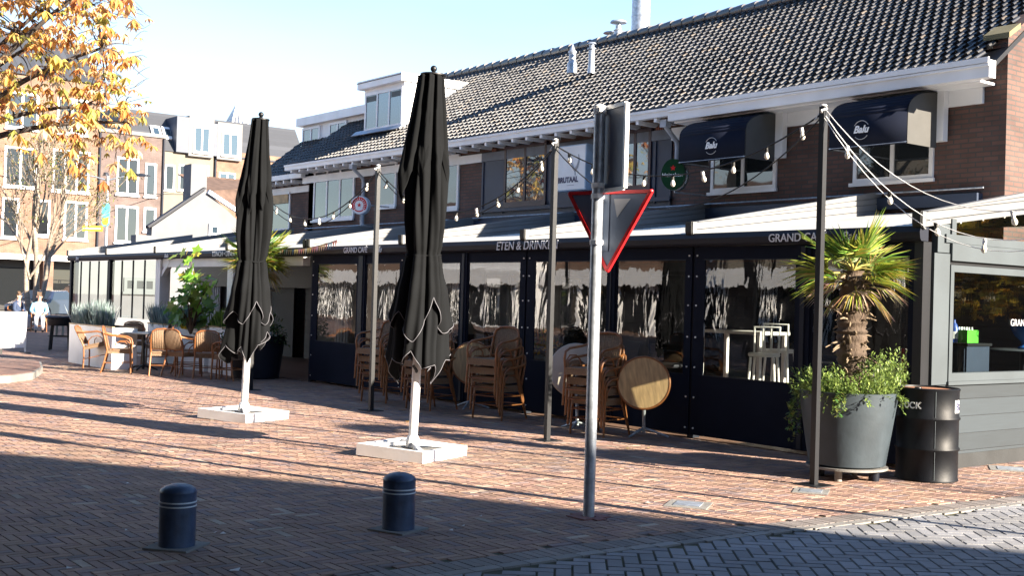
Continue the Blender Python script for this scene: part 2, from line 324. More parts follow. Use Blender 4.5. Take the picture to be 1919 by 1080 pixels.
tag(b.build('border_strip',M['paver']),kind='structure')
# low raised kerb platform at left
p0=G(78,700); b=MB(); b.cc=None
pl=[G(-60,722),G(20,718),G(62,712),G(80,700),G(76,688),G(40,684),G(-80,676)]
tag(MB().prism([(p.x,p.y,-.012) for p in pl],(0,0,.13)).build('raised_kerb',M['concrete']),kind='structure')
ql=[sum((Vector((q.x,q.y,0)) for q in pl),Vector())/7]; tag(MB().prism([tuple(ql[0]+(Vector((q.x,q.y,0))-ql[0])*.93+Vector((0,0,.1185))) for q in pl],(0,0,.006)).build('platform_paving',M['pave_far']),kind='structure')
# loose litter on the pavement: small scraps and leaves
b=MB()
for (x,y,r) in [(150,892,.03),(240,908,.022),(237,997,.02),(418,1003,.035),(472,995,.02),(402,1001,.02),(130,1068,.03),(440,1072,.05),(845,997,.03),(867,988,.022),(900,970,.02),(490,1057,.02),(500,790,.04),(620,812,.05),(530,772,.04),(1214,945,.04),(740,808,.05),(770,806,.05),(210,723,.05),(260,733,.04),(90,781,.05),(345,735,.03),(1366,858,.03),(1384,885,.03)]:
    p=G(x,y); a=random.random()*6; b.cc=(.62,.6,.58) if y>850 else (.5,.33,.12)
    b.quad(*[(p.x+r*math.cos(a+q*PI/2)*(1 if q%2 else .6),p.y+r*math.sin(a+q*PI/2)*(1 if q%2 else .6),.008+.006*(q%2)) for q in range(4)])
tag(b.build('leaf_litter',M['leaf']),kind='stuff')
def leaf_scatter(n,box,name):
    b=MB()
    for _ in range(n):
        x=random.uniform(box[0],box[1]); y=random.uniform(box[2],box[3]); a=random.random()*6; r=random.uniform(.02,.05)
        b.cc=random.choice([(.5,.3,.08),(.42,.2,.07),(.45,.38,.15)])
        b.quad(*[(x+r*math.cos(a+q*PI/2)*(1 if q%2 else .55),y+r*math.sin(a+q*PI/2)*(1 if q%2 else .55),.006+.01*random.random()) for q in range(4)])
    return tag(b.build(name,M['leaf']),kind='stuff')
leaf_scatter(90,(-24,-9,6.9,9.6),'fallen_leaves')
# drain covers
for (x,y,s,lab) in [(1290,947,.17,'pale square drain cover set in the red paving right of the sign post'),(1520,922,.15,'pale square drain cover at the foot of the right light pole'),(1893,880,.2,'pale square drain cover beside the grey siding')]:
    p=G(x,y); t=thing('drain_cover',lab,'drain cover',(p.x,p.y,0),R_(45-12),group='drain covers in the paving')
    MB().box(-s,s,-s,s,-.01,.006).build('frame',M['concrete'],t); MB().box(-s*.62,s*.62,-s*.62,s*.62,.006,.011).build('lid',M['galv'],t)
# ---------------------------------------------------------------- windows helper (facade faces -Y)
def window(parent,X0,X1,Z0,Z1,Y,n=2,fm=None,gm=None,fr=.06,dep=.07,sill=True,curt=None,axis='y',name='window'):
    fm=fm or M['white']; gm=gm or M['glass']
    f=MB(); P=(lambda a,b,c,d,z0,z1:f.box(a,b,c,d,z0,z1)) if axis=='y' else (lambda a,b,c,d,z0,z1:f.box(Y-(d-Y),Y-(c-Y),a,b,z0,z1))
    P(X0,X1,Y-.03,Y+dep,Z1-fr,Z1); P(X0,X1,Y-.03,Y+dep,Z0,Z0+fr)
    w=(X1-X0-fr)/n
    for i in range(n+1): P(X0+i*w,X0+i*w+fr,Y-.028,Y+dep,Z0+fr,Z1-fr)
    if sill: P(X0-.04,X1+.04,Y-.07,Y-.03,Z0-.05,Z0)
    fo=f.build('window' if name is None else name,fm,parent,world=True)
    for i in range(n):
        g=MB(); a=X0+i*w+fr+.002; c=X0+(i+1)*w-.002
        (g.box(a,c,Y-.012,Y-.002,Z0+fr+.002,Z1-fr-.002) if axis=='y' else g.box(Y-.03,Y-.012,a,c,Z0+fr+.002,Z1-fr-.002))
        g.build('pane',gm,fo,world=True)
    return fo
# ---------------------------------------------------------------- cafe building
YF=14.3; XL,XRt=-26.8,-8.08; YE,ZE=13.9,4.82; YRg,ZRg=17.2,7.163
def FR(x0,y0,x1,y1,Y=YF): a=PY(x0,y0,Y); c=PY(x1,y1,Y); return a.x,c.x,c.z,a.z
cafe=thing('cafe_building','long dark brick building with black pantile roof, white gutters and two black canopies','building',(-17,YF,0))
b=MB(); b.box(XL+.35,XRt-.3,YF,YF+.25,2.3,4.62); b.build('wall',M['brick'],cafe,world=True)
gz=[(XRt-.3,YF-.0,0),(XRt-.3,20,0),(XRt-.3,20,4.6),(XRt-.3,YRg,ZRg-.06),(XRt-.3,YF,5.14)]
MB().prism([(XRt-.3,y,z) for (x,y,z) in gz],(.3,0,0)).build('gable_wall',M['brick'],cafe,world=True)
MB().prism([(XL+.35,YF,0),(XL+.35,18.9,0),(XL+.35,18.9,4.7),(XL+.35,YRg,ZRg-.06),(XL+.35,YF,5.08)],(.25,0,0)).build('gable_wall',M['brick'],cafe,world=True)
MB().prism([(XRt-.32,YF-.05,5.13),(XRt-.32,YF+.22,5.29),(XRt-.32,YF+.22,5.36),(XRt-.32,YF-.05,5.2)],(.36,0,0)).build('coping_stone',pm('mossy_stone',(.2,.17,.09),.9),cafe,world=True)
MB().prism([(XL,18.9,4.8),(XL,YRg,ZRg-.02),(XL,YRg,ZRg-.1),(XL,18.9,4.7)],(XRt-XL,0,0)).build('rear_roof',M['tile'],cafe,world=True)
# pantile field
def tiles(X0,X1,Ye,Ze,Yr,Zr,pitch=.15,course=.168,name='roof',parent=None,hole=None):
    e=Vector((0,Ye,Ze)); s=Vector((0,Yr-Ye,Zr-Ze)); Ls=s.length; s.normalize(); nrm=Vector((0,-s.z,s.y)); nc=int(Ls/course); course=Ls/nc; b=MB()
    prof=[(0,.0),(.3,.002),(.44,.012),(.54,.026),(.62,.031),(.69,.030),(.735,.022),(.765,.008),(.79,.0)]
    nt_=int((X1-X0)/pitch)
    for k in range(nc):
        for i in range(nt_):
            j=random.gauss(0,.0022); tl=random.gauss(0,.003); x0=X0+(i-.5*(k%2))*pitch; sh=random.gauss(0,.005)
            if hole and hole(x0,k*course/Ls): continue
            w=random.uniform(.7,1.35); b.cc=(.02*w,.0195*w,.021*w) if random.random()>.06 else (.06,.045,.03)
            vs=[]
            for (t,a) in ((-.03+sh,.034),(course+.01,.0)):
                for (u,h) in prof+[(1.,.0)]:
                    vs.append(Vector((x0+u*pitch,0,0))+e+s*(k*course+t)+nrm*(a+h+j+tl*(u-.5)))
            m=len(prof)+1
            for u,h in prof+[(1.,0)]: vs.append(Vector((x0+u*pitch,0,0))+e+s*(k*course-.03+sh)+nrm*(-.004))
            b.add(vs,[(q,q+1,m+q+1,m+q) for q in range(m-1)]+[(2*m+q,2*m+q+1,q+1,q) for q in range(m-1)])
    return b.build(name,M['tile'],parent,world=True)
roof=tiles(XL,XRt+.02,YE,ZE,YRg,ZRg,parent=cafe)
MB().prism([(XL+.02,YE+.05,ZE-.05),(XL+.02,YRg,ZRg-.03),(XL+.02,YRg,ZRg-.12),(XL+.02,YE+.05,ZE-.12)],(XRt-XL,0,0)).build('roof_deck',M['black'],cafe,world=True)
b=MB(); x=XL
while x<XRt:
    k=random.uniform(.6,1.3); b.cc=(.045*k,.045*k,.05*k); b.tube([(x,YRg,ZRg+.03),(x+.33,YRg,ZRg+.045)],[.1,.115],10); x+=.31
b.build('ridge_tiles',M['tile'],cafe,40,world=True)
# verge, gutters, fascia
MB().prism([(XL-.04,YE-.02,ZE-.12),(XL-.04,YRg,ZRg-.1),(XL-.04,YRg,ZRg+.03),(XL-.04,YE-.02,ZE+.02)],(.04,0,0)).build('verge_board',M['black'],cafe,world=True)
XS=PY(1258,215,13.86).x
b=MB(); b.box(XL-.03,XS,YE-.09,YE+.03,4.655,4.775); b.box(XL-.03,XS,YE-.11,YE-.09,4.745,4.79); b.build('gutter',M['white'],cafe,world=True)
b=MB(); b.box(XS+.002,XRt+.05,YE-.12,YE+.03,4.56,4.78); b.box(XS+.002,XRt+.05,YE-.15,YE-.12,4.74,4.81); b.box(XS+.002,XRt+.05,YE-.145,YE-.12,4.70,4.73); b.box(XS,XRt-.15,YE+.03,YF-.03,4.54,4.57); b.build('gutter',M['white'],cafe,world=True)
b=MB(); x=XL+.25
while x<XS: MB().box(x,x+.06,YE-.07,YF,4.585,4.65).build('rafter_tail',M['white'],cafe,world=True); x+=.42
XN=PY(907,275,YF).x; XM=PY(1262,240,YF).x
MB().box(XL+.1,XN,YF-.05,YF-.002,4.36,4.53).build('frieze_board',M['white'],cafe,world=True)
MB().box(XN+.002,XM,YF-.052,YF-.002,4.36,4.53).build('frieze_board',pm('slate_blue_board',(.14,.16,.2)),cafe,world=True)
MB().box(XM+.002,XRt-.31,YF-.05,YF-.002,4.33,4.538).build('frieze_board',M['white'],cafe,world=True)
# blue-painted bay
MB().box(XN,XM,YF-.03,YF-.001,3.1,4.359).build('painted_panel',M['navy'],cafe,world=True)
b=MB(); b.box(XN+.02,XN+.07,YF-.05,YF-.03,3.3,4.35)
for px in (945,1035,1105,1228): x=PY(px,300,YF).x; b.box(x,x+.06,YF-.052,YF-.03,3.3,4.35)
x0,x1,_,_=FR(905,395,1262,352); b.box(x0,x1,YF-.09,YF-.03,3.33,3.40); b.build('trim_boards',M['navy'],cafe,world=True)
b=MB()
for px,py in ((930,284),(1240,243)): p=PY(px,py,YF); b.box(p.x-.1,p.x+.06,YF-.036,YF-.03,p.z-.07,p.z+.06)
b.build('vent_bricks',brick('terracotta',(.35,.12,.07),(.28,.1,.06),(.05,.03,.03),.05,.3),cafe,world=True)
plum=pm('plum_frame',(.035,.018,.03),.4)
def W_(px,n=2,**k): x0,x1,z0,z1=FR(*px); return window(cafe,x0,x1,z0,z1,YF-.03 if k.pop('nv',0) else YF-.01,n,**k)
W_((591,320,664,409),3); W_((711,306,743,387),1); W_((800,297,860,391),2); W_((950,276,1026,380),2,fm=plum,gm=M['glassb'],nv=1)
W_((1166,247,1222,352),2,fm=plum,gm=M['glassb'],nv=1); W_((1336,272,1456,353),2); W_((1603,256,1750,334),2)
MB().box(XL+.35,XRt-.3,YF-.14,YF-.001,3.0,3.16).build('flashing',M['navy'],cafe,world=True)
b=MB(); x=XL+.4
b.tube([(XL+.5,YF-.16,3.22),(XRt-.2,YF-.16,3.22)],.012,6); b.build('cable_conduit',M['galv'],cafe,world=True)
# downpipes
for px,py,z0 in ((680,310,3.16),(1268,232,3.5)):
    p=PY(px,py,YF-.1); b=MB(); b.tube([(p.x,YE+.02,4.62),(p.x,YE+.06,4.5),(p.x,YF-.09,4.3),(p.x,YF-.07,4.2),(p.x,YF-.07,z0)],.04,10); b.box(p.x-.07,p.x+.07,YE-.02,YE+.1,4.5,4.62); b.build('downpipe',pm('pale_pipe',(.45,.5,.58)),cafe,40,world=True)
# vertical white posts beside the canopies
for px0,py0,px1,py1 in ((1755,150,1775,265),(1458,190,1473,296)):
    a=PY(px0,py0,YF-.06); c=PY(px1,py1,YF-.06); MB().box(a.x,c.x,YF-.16,YF-.052,c.z,4.55).build('canopy_post',M['white'],cafe,world=True)
# dormer with white cheeks
YD=14.75
dx0=PY(684,172,YD).x; dx1=PY(759,140,YD).x; dz1=PY(759,138,YD).z
dz0=PY(684,250,YD).z
dorm=MB().box(dx0,dx1,YD,16.6,dz0,dz1-.17).build('dormer',M['white'],cafe,world=True)
MB().box(dx0-.14,dx1+.06,YD-.13,16.75,dz1-.165,dz1+.02).build('dormer_roof',M['white'],dorm,world=True)
MB().box(dx0-.15,dx1+.07,YD-.14,16.76,dz1-.03,dz1-.012).build('trim',M['lgrey'],dorm,world=True)
wx0,wx1,wz0,wz1=PY(688,182,YD).x,PY(758,165,YD).x,PY(686,247,YD).z,PY(758,162,YD).z
fo=window(dorm,wx0,wx1,wz0,wz1,YD-.03,3,gm=M['glassb'],fr=.05,sill=False)
w3=(wx1-wx0)/3
for k in (0,2): MB().box(wx0+k*w3+.06,wx0+(k+1)*w3-.05,YD-.045,YD-.025,wz1-.2,wz1-.07).build('louvre',M['black'],fo,world=True)
MB().prism([(dx0-.3,YD-.16,dz0-.07),(dx1+.1,YD-.16,dz0-.07),(dx1+.1,YD-.02,dz0+.05),(dx0-.3,YD-.02,dz0+.05)],(0,-.02,.015)).build('apron_flashing',pm('lead',(.36,.4,.47),.4,.3),dorm,world=True)
# flues through the roof
def flue(px,pyb,pyt,Y,r,kind):
    p=PY(px,pyb,Y); q=PY(px,pyt,Y); h=q.z-p.z; b=MB()
    if kind==0: prof=[(r*1.5,-.1),(r*1.4,.1),(r,.14),(r,h*.6),(r*1.25,h*.61),(r*1.25,h*.68),(r*.8,h*.74),(r*.25,h*.95),(.005,h)]
    elif kind==1: prof=[(r*1.3,-.1),(r,.1),(r,h*.72),(r*1.5,h*.74),(r*1.5,h*.78),(r*.8,h*.8),(r*.8,h*.92),(r*1.6,h*.94),(r*1.2,h)]
    elif kind==2: prof=[(r,-.4),(r,h*.5),(r*1.2,h*.52),(r*.7,h*.6),(r*.7,h*.84),(r*2.1,h*.88),(r*1.9,h*.96),(r*.3,h)]
    else: prof=[(r,-.6),(r,h*.5),(r*1.03,h*.5),(r*1.03,h*.53),(r,h*.53),(r,h)]
    b.lathe(prof,20,(p.x,Y,p.z)); return b.build('roof_flue',M['galv'],cafe,30,world=True)
flue(1072,128,82,15.55,.07,0); flue(1108,128,80,15.6,.06,1)
flue(1158,78,38,17.4,.085,2); flue(1146,80,60,17.6,.09,2); flue(1168,80,60,17.6,.09,2); flue(1200,68,-4,18.0,.2,3)
# far end unit of the row (lower roof, long dormer)
un=thing('row_house','lower brick house with long white dormer at the far end of the row','house',(-30,YF,0))
u0x=PY(505,345,14.6).x; YU=14.55
MB().box(u0x,XL+.34,YU,YU+.25,0,4.5).build('wall',M['brick'],un,world=True)
MB().prism([(u0x,YU,0),(u0x,19,0),(u0x,19,4.5),(u0x,16.9,6.3),(u0x,YU,4.55)],(.25,0,0)).build('gable_wall',M['brick'],un,world=True)
tiles(u0x-.1,XL+.1,14.2,4.64,16.6,6.55,parent=un)
MB().prism([(u0x-.1,14.3,4.6),(u0x-.1,16.6,6.5),(u0x-.1,19,4.6)],(XL-u0x,0,0)).build('roof_deck',M['black'],un,world=True)
b=MB(); b.box(u0x-.1,XL+.3,14.1,14.22,4.5,4.62); b.box(u0x-.05,XL+.3,YU-.05,YU-.002,4.2,4.36); x=u0x
while x<XL: b.box(x,x+.06,14.13,YU,4.4,4.48); x+=.42
b.build('gutter',M['white'],un,world=True)
YD2=15.6; a=PY(566,225,YD2); c=PY(680,207,YD2); d0=PY(572,287,YD2)
dm=MB().box(a.x+.1,c.x+1,YD2,17.2,d0.z-.2,a.z-.2).build('dormer',M['white'],un,world=True)
MB().box(a.x-.05,c.x+1.1,YD2-.15,17.3,a.z-.198,a.z+.02).build('dormer_roof',M['white'],dm,world=True)
window(dm,a.x+.14,a.x+1.1,d0.z-.1,a.z-.25,YD2-.03,2,gm=M['glassb'],sill=False); window(dm,a.x+1.6,a.x+2.5,d0.z-.1,a.z-.25,YD2-.03,2,gm=M['glassb'],sill=False)
x0,x1,z0,z1=FR(506,430,546,360,YU); wf=window(un,x0,x1,z0,z1,YU-.01,1); x0,x1,z0,z1=FR(508,384,545,360,YU); MB().box(x0+.05,x1-.05,YU-.06,YU-.045,z0,z1).build('blind',M['wood'],wf,world=True)
# ---------------------------------------------------------------- terrace pavilion
M['roofw']=pm('rafter_white',(.16,.165,.172),.45,0,.06,2,.02,20); M['canvasw']=pm('roof_canvas_white',(.55,.54,.51),.8,0,.08,2,.05,60); M['skirt']=pm('dark_plinth',(.022,.024,.026),.8,0,.25,4,.1,40)
def rafter_z(y): return 2.46+.133*(y-10.7)
YB=10.5
def pergola(t,xs,yb,ye):
    # beam with rounded lip, rafters with nose, stretched canvas between them
    for i in range(len(xs)-1):
        a,c=xs[i],xs[i+1]; b=MB(); n=24
        for k in range(n):
            y0=yb+.02+(ye-yb)*k/n; y1=yb+.02+(ye-yb)*(k+1)/n; hm=.018
            q=lambda y,e=0: rafter_z(y)-.0+e
            ym=(y0+y1)/2
            b.quad((a+.055,y0,q(y0)),(c-.055,y0,q(y0)),(c-.055,ym,q(ym,hm)),(a+.055,ym,q(ym,hm))); b.quad((a+.055,ym,q(ym,hm)),(c-.055,ym,q(ym,hm)),(c-.055,y1,q(y1)),(a+.055,y1,q(y1)))
        cv=b.build('roof_canvas',M['canvasw'],t,world=True); cv.modifiers.new('s','SOLIDIFY').thickness=.008
    for x in xs:
        b=MB()
        def sh(y0,y1,e0,e1,w): b.prism([(x-w,y0,rafter_z(y0)+e0),(x-w,y1,rafter_z(y1)+e0),(x-w,y1,rafter_z(y1)+e1),(x-w,y0,rafter_z(y0)+e1)],(2*w,0,0))
        sh(yb+.06,ye,.012,.066,.055); sh(yb+.06,ye,.066,.076,.03); sh(yb+.06,ye,.076,.152,.055); sh(yb+.06,ye,.152,.162,.03)
        def wd(y0,y1,f0,f1,w): b.prism([(x-w,y0,rafter_z(y0)+.162+.004*f0),(x-w,y1,rafter_z(y1)+.162+.165*f0),(x-w,y1,rafter_z(y1)+.162+.165*f1),(x-w,y0,rafter_z(y0)+.162+.004*f1)],(2*w,0,0))
        wd(yb+.1,ye,.0,.46,.05); wd(yb+.1,ye,.46,.54,.03); wd(yb+.1,ye,.54,1,.05)
        rf=b.build('rafter',M['roofw'],t,world=True)
        b=MB(); z=rafter_z(yb+.06); pr=[(x-.05,yb+.058,z+.16),(x-.05,yb-.005,z+.16)]+[(x-.05,yb+.055-.06*math.cos(q),z+.05-.065*math.sin(q)) for q in [PI/2*k/6 for k in range(7)]]+[(x-.05,yb+.058,z-.015)]
        b.prism(pr,(.105,0,0)); b.build('nose_cap',M['roofw'],rf,world=True)
        b=MB(); b.prism([(p[0]-.006,p[1]-.016,p[2]+.004) for p in pr],(.098,0,0)); b.build('end_cap',M['bulbc'],rf,world=True)
        b=MB(); y=yb+.25
        while y<ye-.1: b.sphere((x+.058,y,rafter_z(y)+.006),.011,6,4); y+=.42
        b.build('light_dots',M['bulb'],rf,world=True)
def beam(t,x0,x1,y=YB,mat=None):
    b=MB(); b.prism([(x0,y+.02,2.31),(x0,y,2.335),(x0,y-.012,2.40),(x0,y+.015,2.462),(x0,y+.14,2.462),(x0,y+.14,2.31)],(x1-x0,0,0)); return b.build('front_beam',mat or M['anthr'],t,world=True)
ter=thing('terrace_pavilion','long black glazed terrace with white canvas roof and grey sided end wall','terrace',(-13,10.6,0))
XT=[-19.36,-16.28,-13.12,-9.93,-6.84]
pergola(ter,XT,YB,14.28); bm=beam(ter,XT[0]-.06,XT[-1]+.03)
MB().box(XT[0],XT[-1]-.02,14.06,YF-.142,2.7,2.86).build('roof_box',M['navy'],ter,world=True)
YSc=10.58
def pane_mesh(a,c,z0,z1,y):
    b=MB(); nx=2; b.quad((a,y,z0),(c,y,z0),(c,y,z1),(a,y,z1)); return b
for i in range(4):
    a,c=XT[i]+.02,XT[i+1]-.02; wins=[[(-19.13,-17.76),(-17.44,-16.42)],[(-16.1,-14.74),(-14.5,-13.27)],[(-12.93,-11.45),(-11.25,-10.06)],[(-9.74,-8.4),(-8.16,-6.98)]][i]
    b=MB(); y0,y1=YSc,YSc+.018
    b.box(a,c,y0,y1,.05,.775); b.box(a,c,y0,y1,2.145,2.305); es=[a]+[v for w in wins for v in w]+[c]
    for k in range(0,6,2): b.box(es[k],es[k+1],y0,y1,.776,2.144)
    b.box(es[2]+.03,es[3]-.03,y0-.02,y0-.001,.05,2.3)
    sp=b.build('screen_panel',M['navyfab'],ter,world=True)
    b=MB(); b.box(es[2]+.09,es[3]-.09,y0-.032,y0-.02,.06,2.28)
    b.build('zip_cover',M['anthr'],sp,world=True)
    for (u,v) in wins:
        g=pane_mesh(u+.001,v-.001,.776,2.144,y0+.009); g.build('clear_window',M['pvc'],sp,world=True)
        for (p,q,r,s_) in ((u-.012,v+.012,.764,.776),(u-.012,v+.012,2.144,2.156)): MB().box(p,q,y0-.006,y0-.0005,r,s_).build('hem',M['anthr'],sp,world=True)
    for z in (.13,.5,.86,1.22,1.6,1.95,2.2):
        for x in (a+.045,c-.045): MB().disc_prism((x,y0,z),(0,-1,0),.011,.009,10).build('snap_stud',M['whitem'],sp,world=True)
for x in XT[:-1]: MB().box(x-.05,x+.05,YSc+.02,YSc+.13,0,2.31).build('post',M['anthr'],ter,world=True)
# corner post + end wall, plane X = XE
XE=-6.78
MB().box(XE-.13,XE-.03,YSc-.02,YSc+.12,0,2.305).build('corner_post',M['black'],ter,world=True)
e=MB()
e.box(XE-.10,XE,10.71,10.99,.87,2.20); e.build('end_post',M['lgrey'],ter,world=True)
ew=MB(); ew.box(XE-.11,XE-.012,10.99,14.2,.15,.86); ew.build('siding',M['plank'],ter,world=True)
MB().box(XE-.112,XE-.006,10.702,10.99,.152,.862).build('siding',M['plank'],ter,world=True)
MB().box(XE-.11,XE-.02,10.7,14.2,.0,.148).build('skirting',M['skirt'],ter,world=True)
MB().box(XE-.1,XE+.025,10.98,14.2,.864,.9).build('sill_board',M['lgrey'],ter,world=True)
f=MB(); f.box(XE-.09,XE+.012,10.995,11.055,.902,2.09); f.box(XE-.09,XE+.012,11.055,14.2,.902,.985); f.box(XE-.09,XE+.012,11.055,14.2,2.02,2.09); f.box(XE-.09,XE+.012,13.2,13.26,.985,2.02)
wf=f.build('end_window',M['lgrey'],ter,world=True)
g=MB(); g.quad((XE-.04,11.056,.986),(XE-.04,13.199,.986),(XE-.04,13.199,2.019),(XE-.04,11.056,2.019)); g.build('pane',M['pane'],wf,world=True)
MB().box(XE-.09,XE-.02,10.98,14.2,2.094,2.13).build('shadow_gap',M['black'],ter,world=True)
MB().box(XE-.09,XE+.02,11.0,14.2,2.134,2.31).build('lintel_beam',M['lgrey'],ter,world=True)
MB().box(XE-.08,XE-.01,10.78,10.998,2.21,2.5).build('lintel_beam',M['lgrey'],ter,world=True)
MB().box(XE-.085,XE+.01,10.9,14.2,2.314,2.40).build('lintel_beam',M['lgrey'],ter,world=True)
MB().quad((XE-.04,11.08,2.4),(XE-.04,14.2,2.4),(XE-.04,14.2,rafter_z(14.2)+.01),(XE-.04,11.08,rafter_z(11.08)+.01)).build('gable_glazing',M['pane'],ter,world=True)
MB().box(XE-.05,XE+.01,11.0,11.078,2.4,2.56).build('gable_stile',M['lgrey'],ter,world=True)
# inside of the terrace
MB().box(XT[0]-.1,XE-.12,YSc+.03,YF+.2,-.01,.012).build('floor',M['floor'],ter,world=True)
MB().box(XL+.4,XE-.12,YF-.02,YF-.003,0,2.298).build('shop_front',M['dplank'],cafe,world=True)
for k in range(4): window(cafe,-19+k*2.3,-17.3+k*2.3,.5,2.15,YF-.04,2,fm=M['black'],gm=M['glass'],sill=False,name='shop_window')
txt('GRAND CAFÉ',.128,(PY(1440,456,YB-.012).x,YB-.016,2.335),XR,ZU,M['lwhite'],bm,bold=.001)
txt('Balu',.13,(PY(1440,456,YB-.012).x+.98,YB-.016,2.335),XR,ZU,M['lwhite'],bm,shear=.3)
txt('ETEN & DRINKEN',.175,(PY(930,466,YB-.012).x,YB-.016,2.318),XR,ZU,M['lwhite'],bm,shear=.12,sx=1.0)
p=PY(645,476,YB); txt('GRAND CAFÉ',.135,(p.x,YB-.016,2.335),XR,ZU,M['lwhite'],bm,sx=.95); txt('Balu',.14,(p.x+1.0,YB-.016,2.335),XR,ZU,M['lwhite'],bm,shear=.3)
p=PX(1895,611,XE-.02); txt('GRAND CAFÉ',.105,(XE-.03,p.y,p.z),YR,ZU,M['lgreyl'],wf)
# bunting of coloured pennants under the roof edge
bt=thing('bunting','string of small multicoloured pennants hanging along the roof edge beside the small palm','bunting',(-20,10.3,2.6))
a=PY(524,466,10.36); c=PY(632,450,10.36); cl=[(1,.75,.1),(.1,.35,.7),(.8,.1,.1),(.85,.8,.7),(.1,.5,.25),(.75,.25,.5),(.9,.45,.1)]
MB().tube([a+(c-a)*t+Vector((0,0,-.25*t*(1-t))) for t in [k/12 for k in range(13)]],.006,5).build('cord',M['bulbc'],bt,world=True)
b=MB()
for k in range(26):
    t=(k+.5)/26; q=a+(c-a)*t+Vector((0,0,-.25*t*(1-t))); b.cc=tuple(.12+x*.28 for x in random.choice(cl)); h=.12; w=.045
    b.add([(q.x-w,q.y,q.z),(q.x+w,q.y,q.z),(q.x+w*.8,q.y-.02,q.z-h*.8),(q.x,q.y-.015,q.z-h),(q.x-w*.8,q.y+.01,q.z-h*.8)],[(0,1,2,3,4)])
b.build('pennants',M['leaf'],bt,world=True)
# ---- open terrace to the left
lt=thing('open_terrace','open sided terrace with white posts and glass screens at the far left','terrace',(-27,10.6,0))
XO=[-32.8,-29.85,-26.65,-22.8,-19.5]
pergola(lt,XO[:-1]+[-19.5],YB,14.0); lb=beam(lt,XO[0]-.06,XO[-1]+.05)
for x in XO[:2]: MB().box(x-.05,x+.07,YSc,YSc+.12,0,2.31).build('post',M['anthr'],lt,world=True)
for x in (XO[2],XO[3]):
    b=MB(); b.box(x-.13,x+.13,YSc,YSc+.25,0,2.31); q=b.build('post',M['white'],lt,world=True)
    b=MB(); b.box(x-.135,x+.135,YSc-.006,YSc-.0005,.95,1.2); b.build('band',M['navy'],q,world=True)
    MB().bar((x+.1,YSc+.1,1.95),(x+.55,YSc+.1,2.29),.12,.1).build('brace',M['white'],q,world=True)
b=MB(); b.box(XO[2]+.14,XO[3]-.14,YSc+.05,YSc+.2,2.13,2.305); b.box(XO[3]+.14,XO[4]-.3,YSc+.05,YSc+.2,2.13,2.305); b.build('inner_beam',M['white'],lt,world=True)
for i in (0,1):
    x0,x1=XO[i]+.08,XO[i+1]-.15; n=4; w=(x1-x0)/n
    for k in range(n):
        g=MB(); g.quad((x0+k*w+.02,YSc+.035,.9),(x0+(k+1)*w-.02,YSc+.035,.9),(x0+(k+1)*w-.02,YSc+.035,2.28),(x0+k*w+.02,YSc+.035,2.28)); s_=g.build('glass_screen',M['pane'],lt,world=True)
        MB().box(x0+(k+1)*w-.019,x0+(k+1)*w+.019,YSc+.02,YSc+.05,.9,2.3).build('stile',M['anthr'],s_,world=True)
MB().box(XO[0]-.1,XO[-1],YSc+.03,14.2,-.012,.012).build('floor',M['floor'],lt,world=True)
# back wall of the open terrace: white wall with a dark window, curtains, dark opening
MB().box(-32.6,-26.9,14.22,14.29,0,2.75).build('rear_wall',M['anthr'],lt,world=True); MB().box(-32.6,-19.6,14.0,14.12,1.75,2.6).build('dark_header',M['black'],lt,world=True)
for k in range(7):
    x=(-32.3,-31.6,-30.2,-29.5,-28.9,-24.6,-22.6)[k]; b=MB()
    for q in range(8): b.box(x+q*.07,x+q*.07+.062,14.1+.02*(q%2),14.13+.02*(q%2),.05,1.84)
    b.build('curtain',M['curtain'],lt,world=True)
txt('LUNCH • DINER • BORREL',.15,(PY(398,484,YB-.012).x,YB-.016,2.335),XR,ZU,M['lwhite'],lb)
txt('Balu',.13,(PY(308,484,YB-.012).x,YB-.016,2.335),XR,ZU,M['lwhite'],lb,shear=.3); txt('Balu',.13,(PY(142,490,YB-.012).x,YB-.016,2.335),XR,ZU,M['lwhite'],lb,shear=.3)
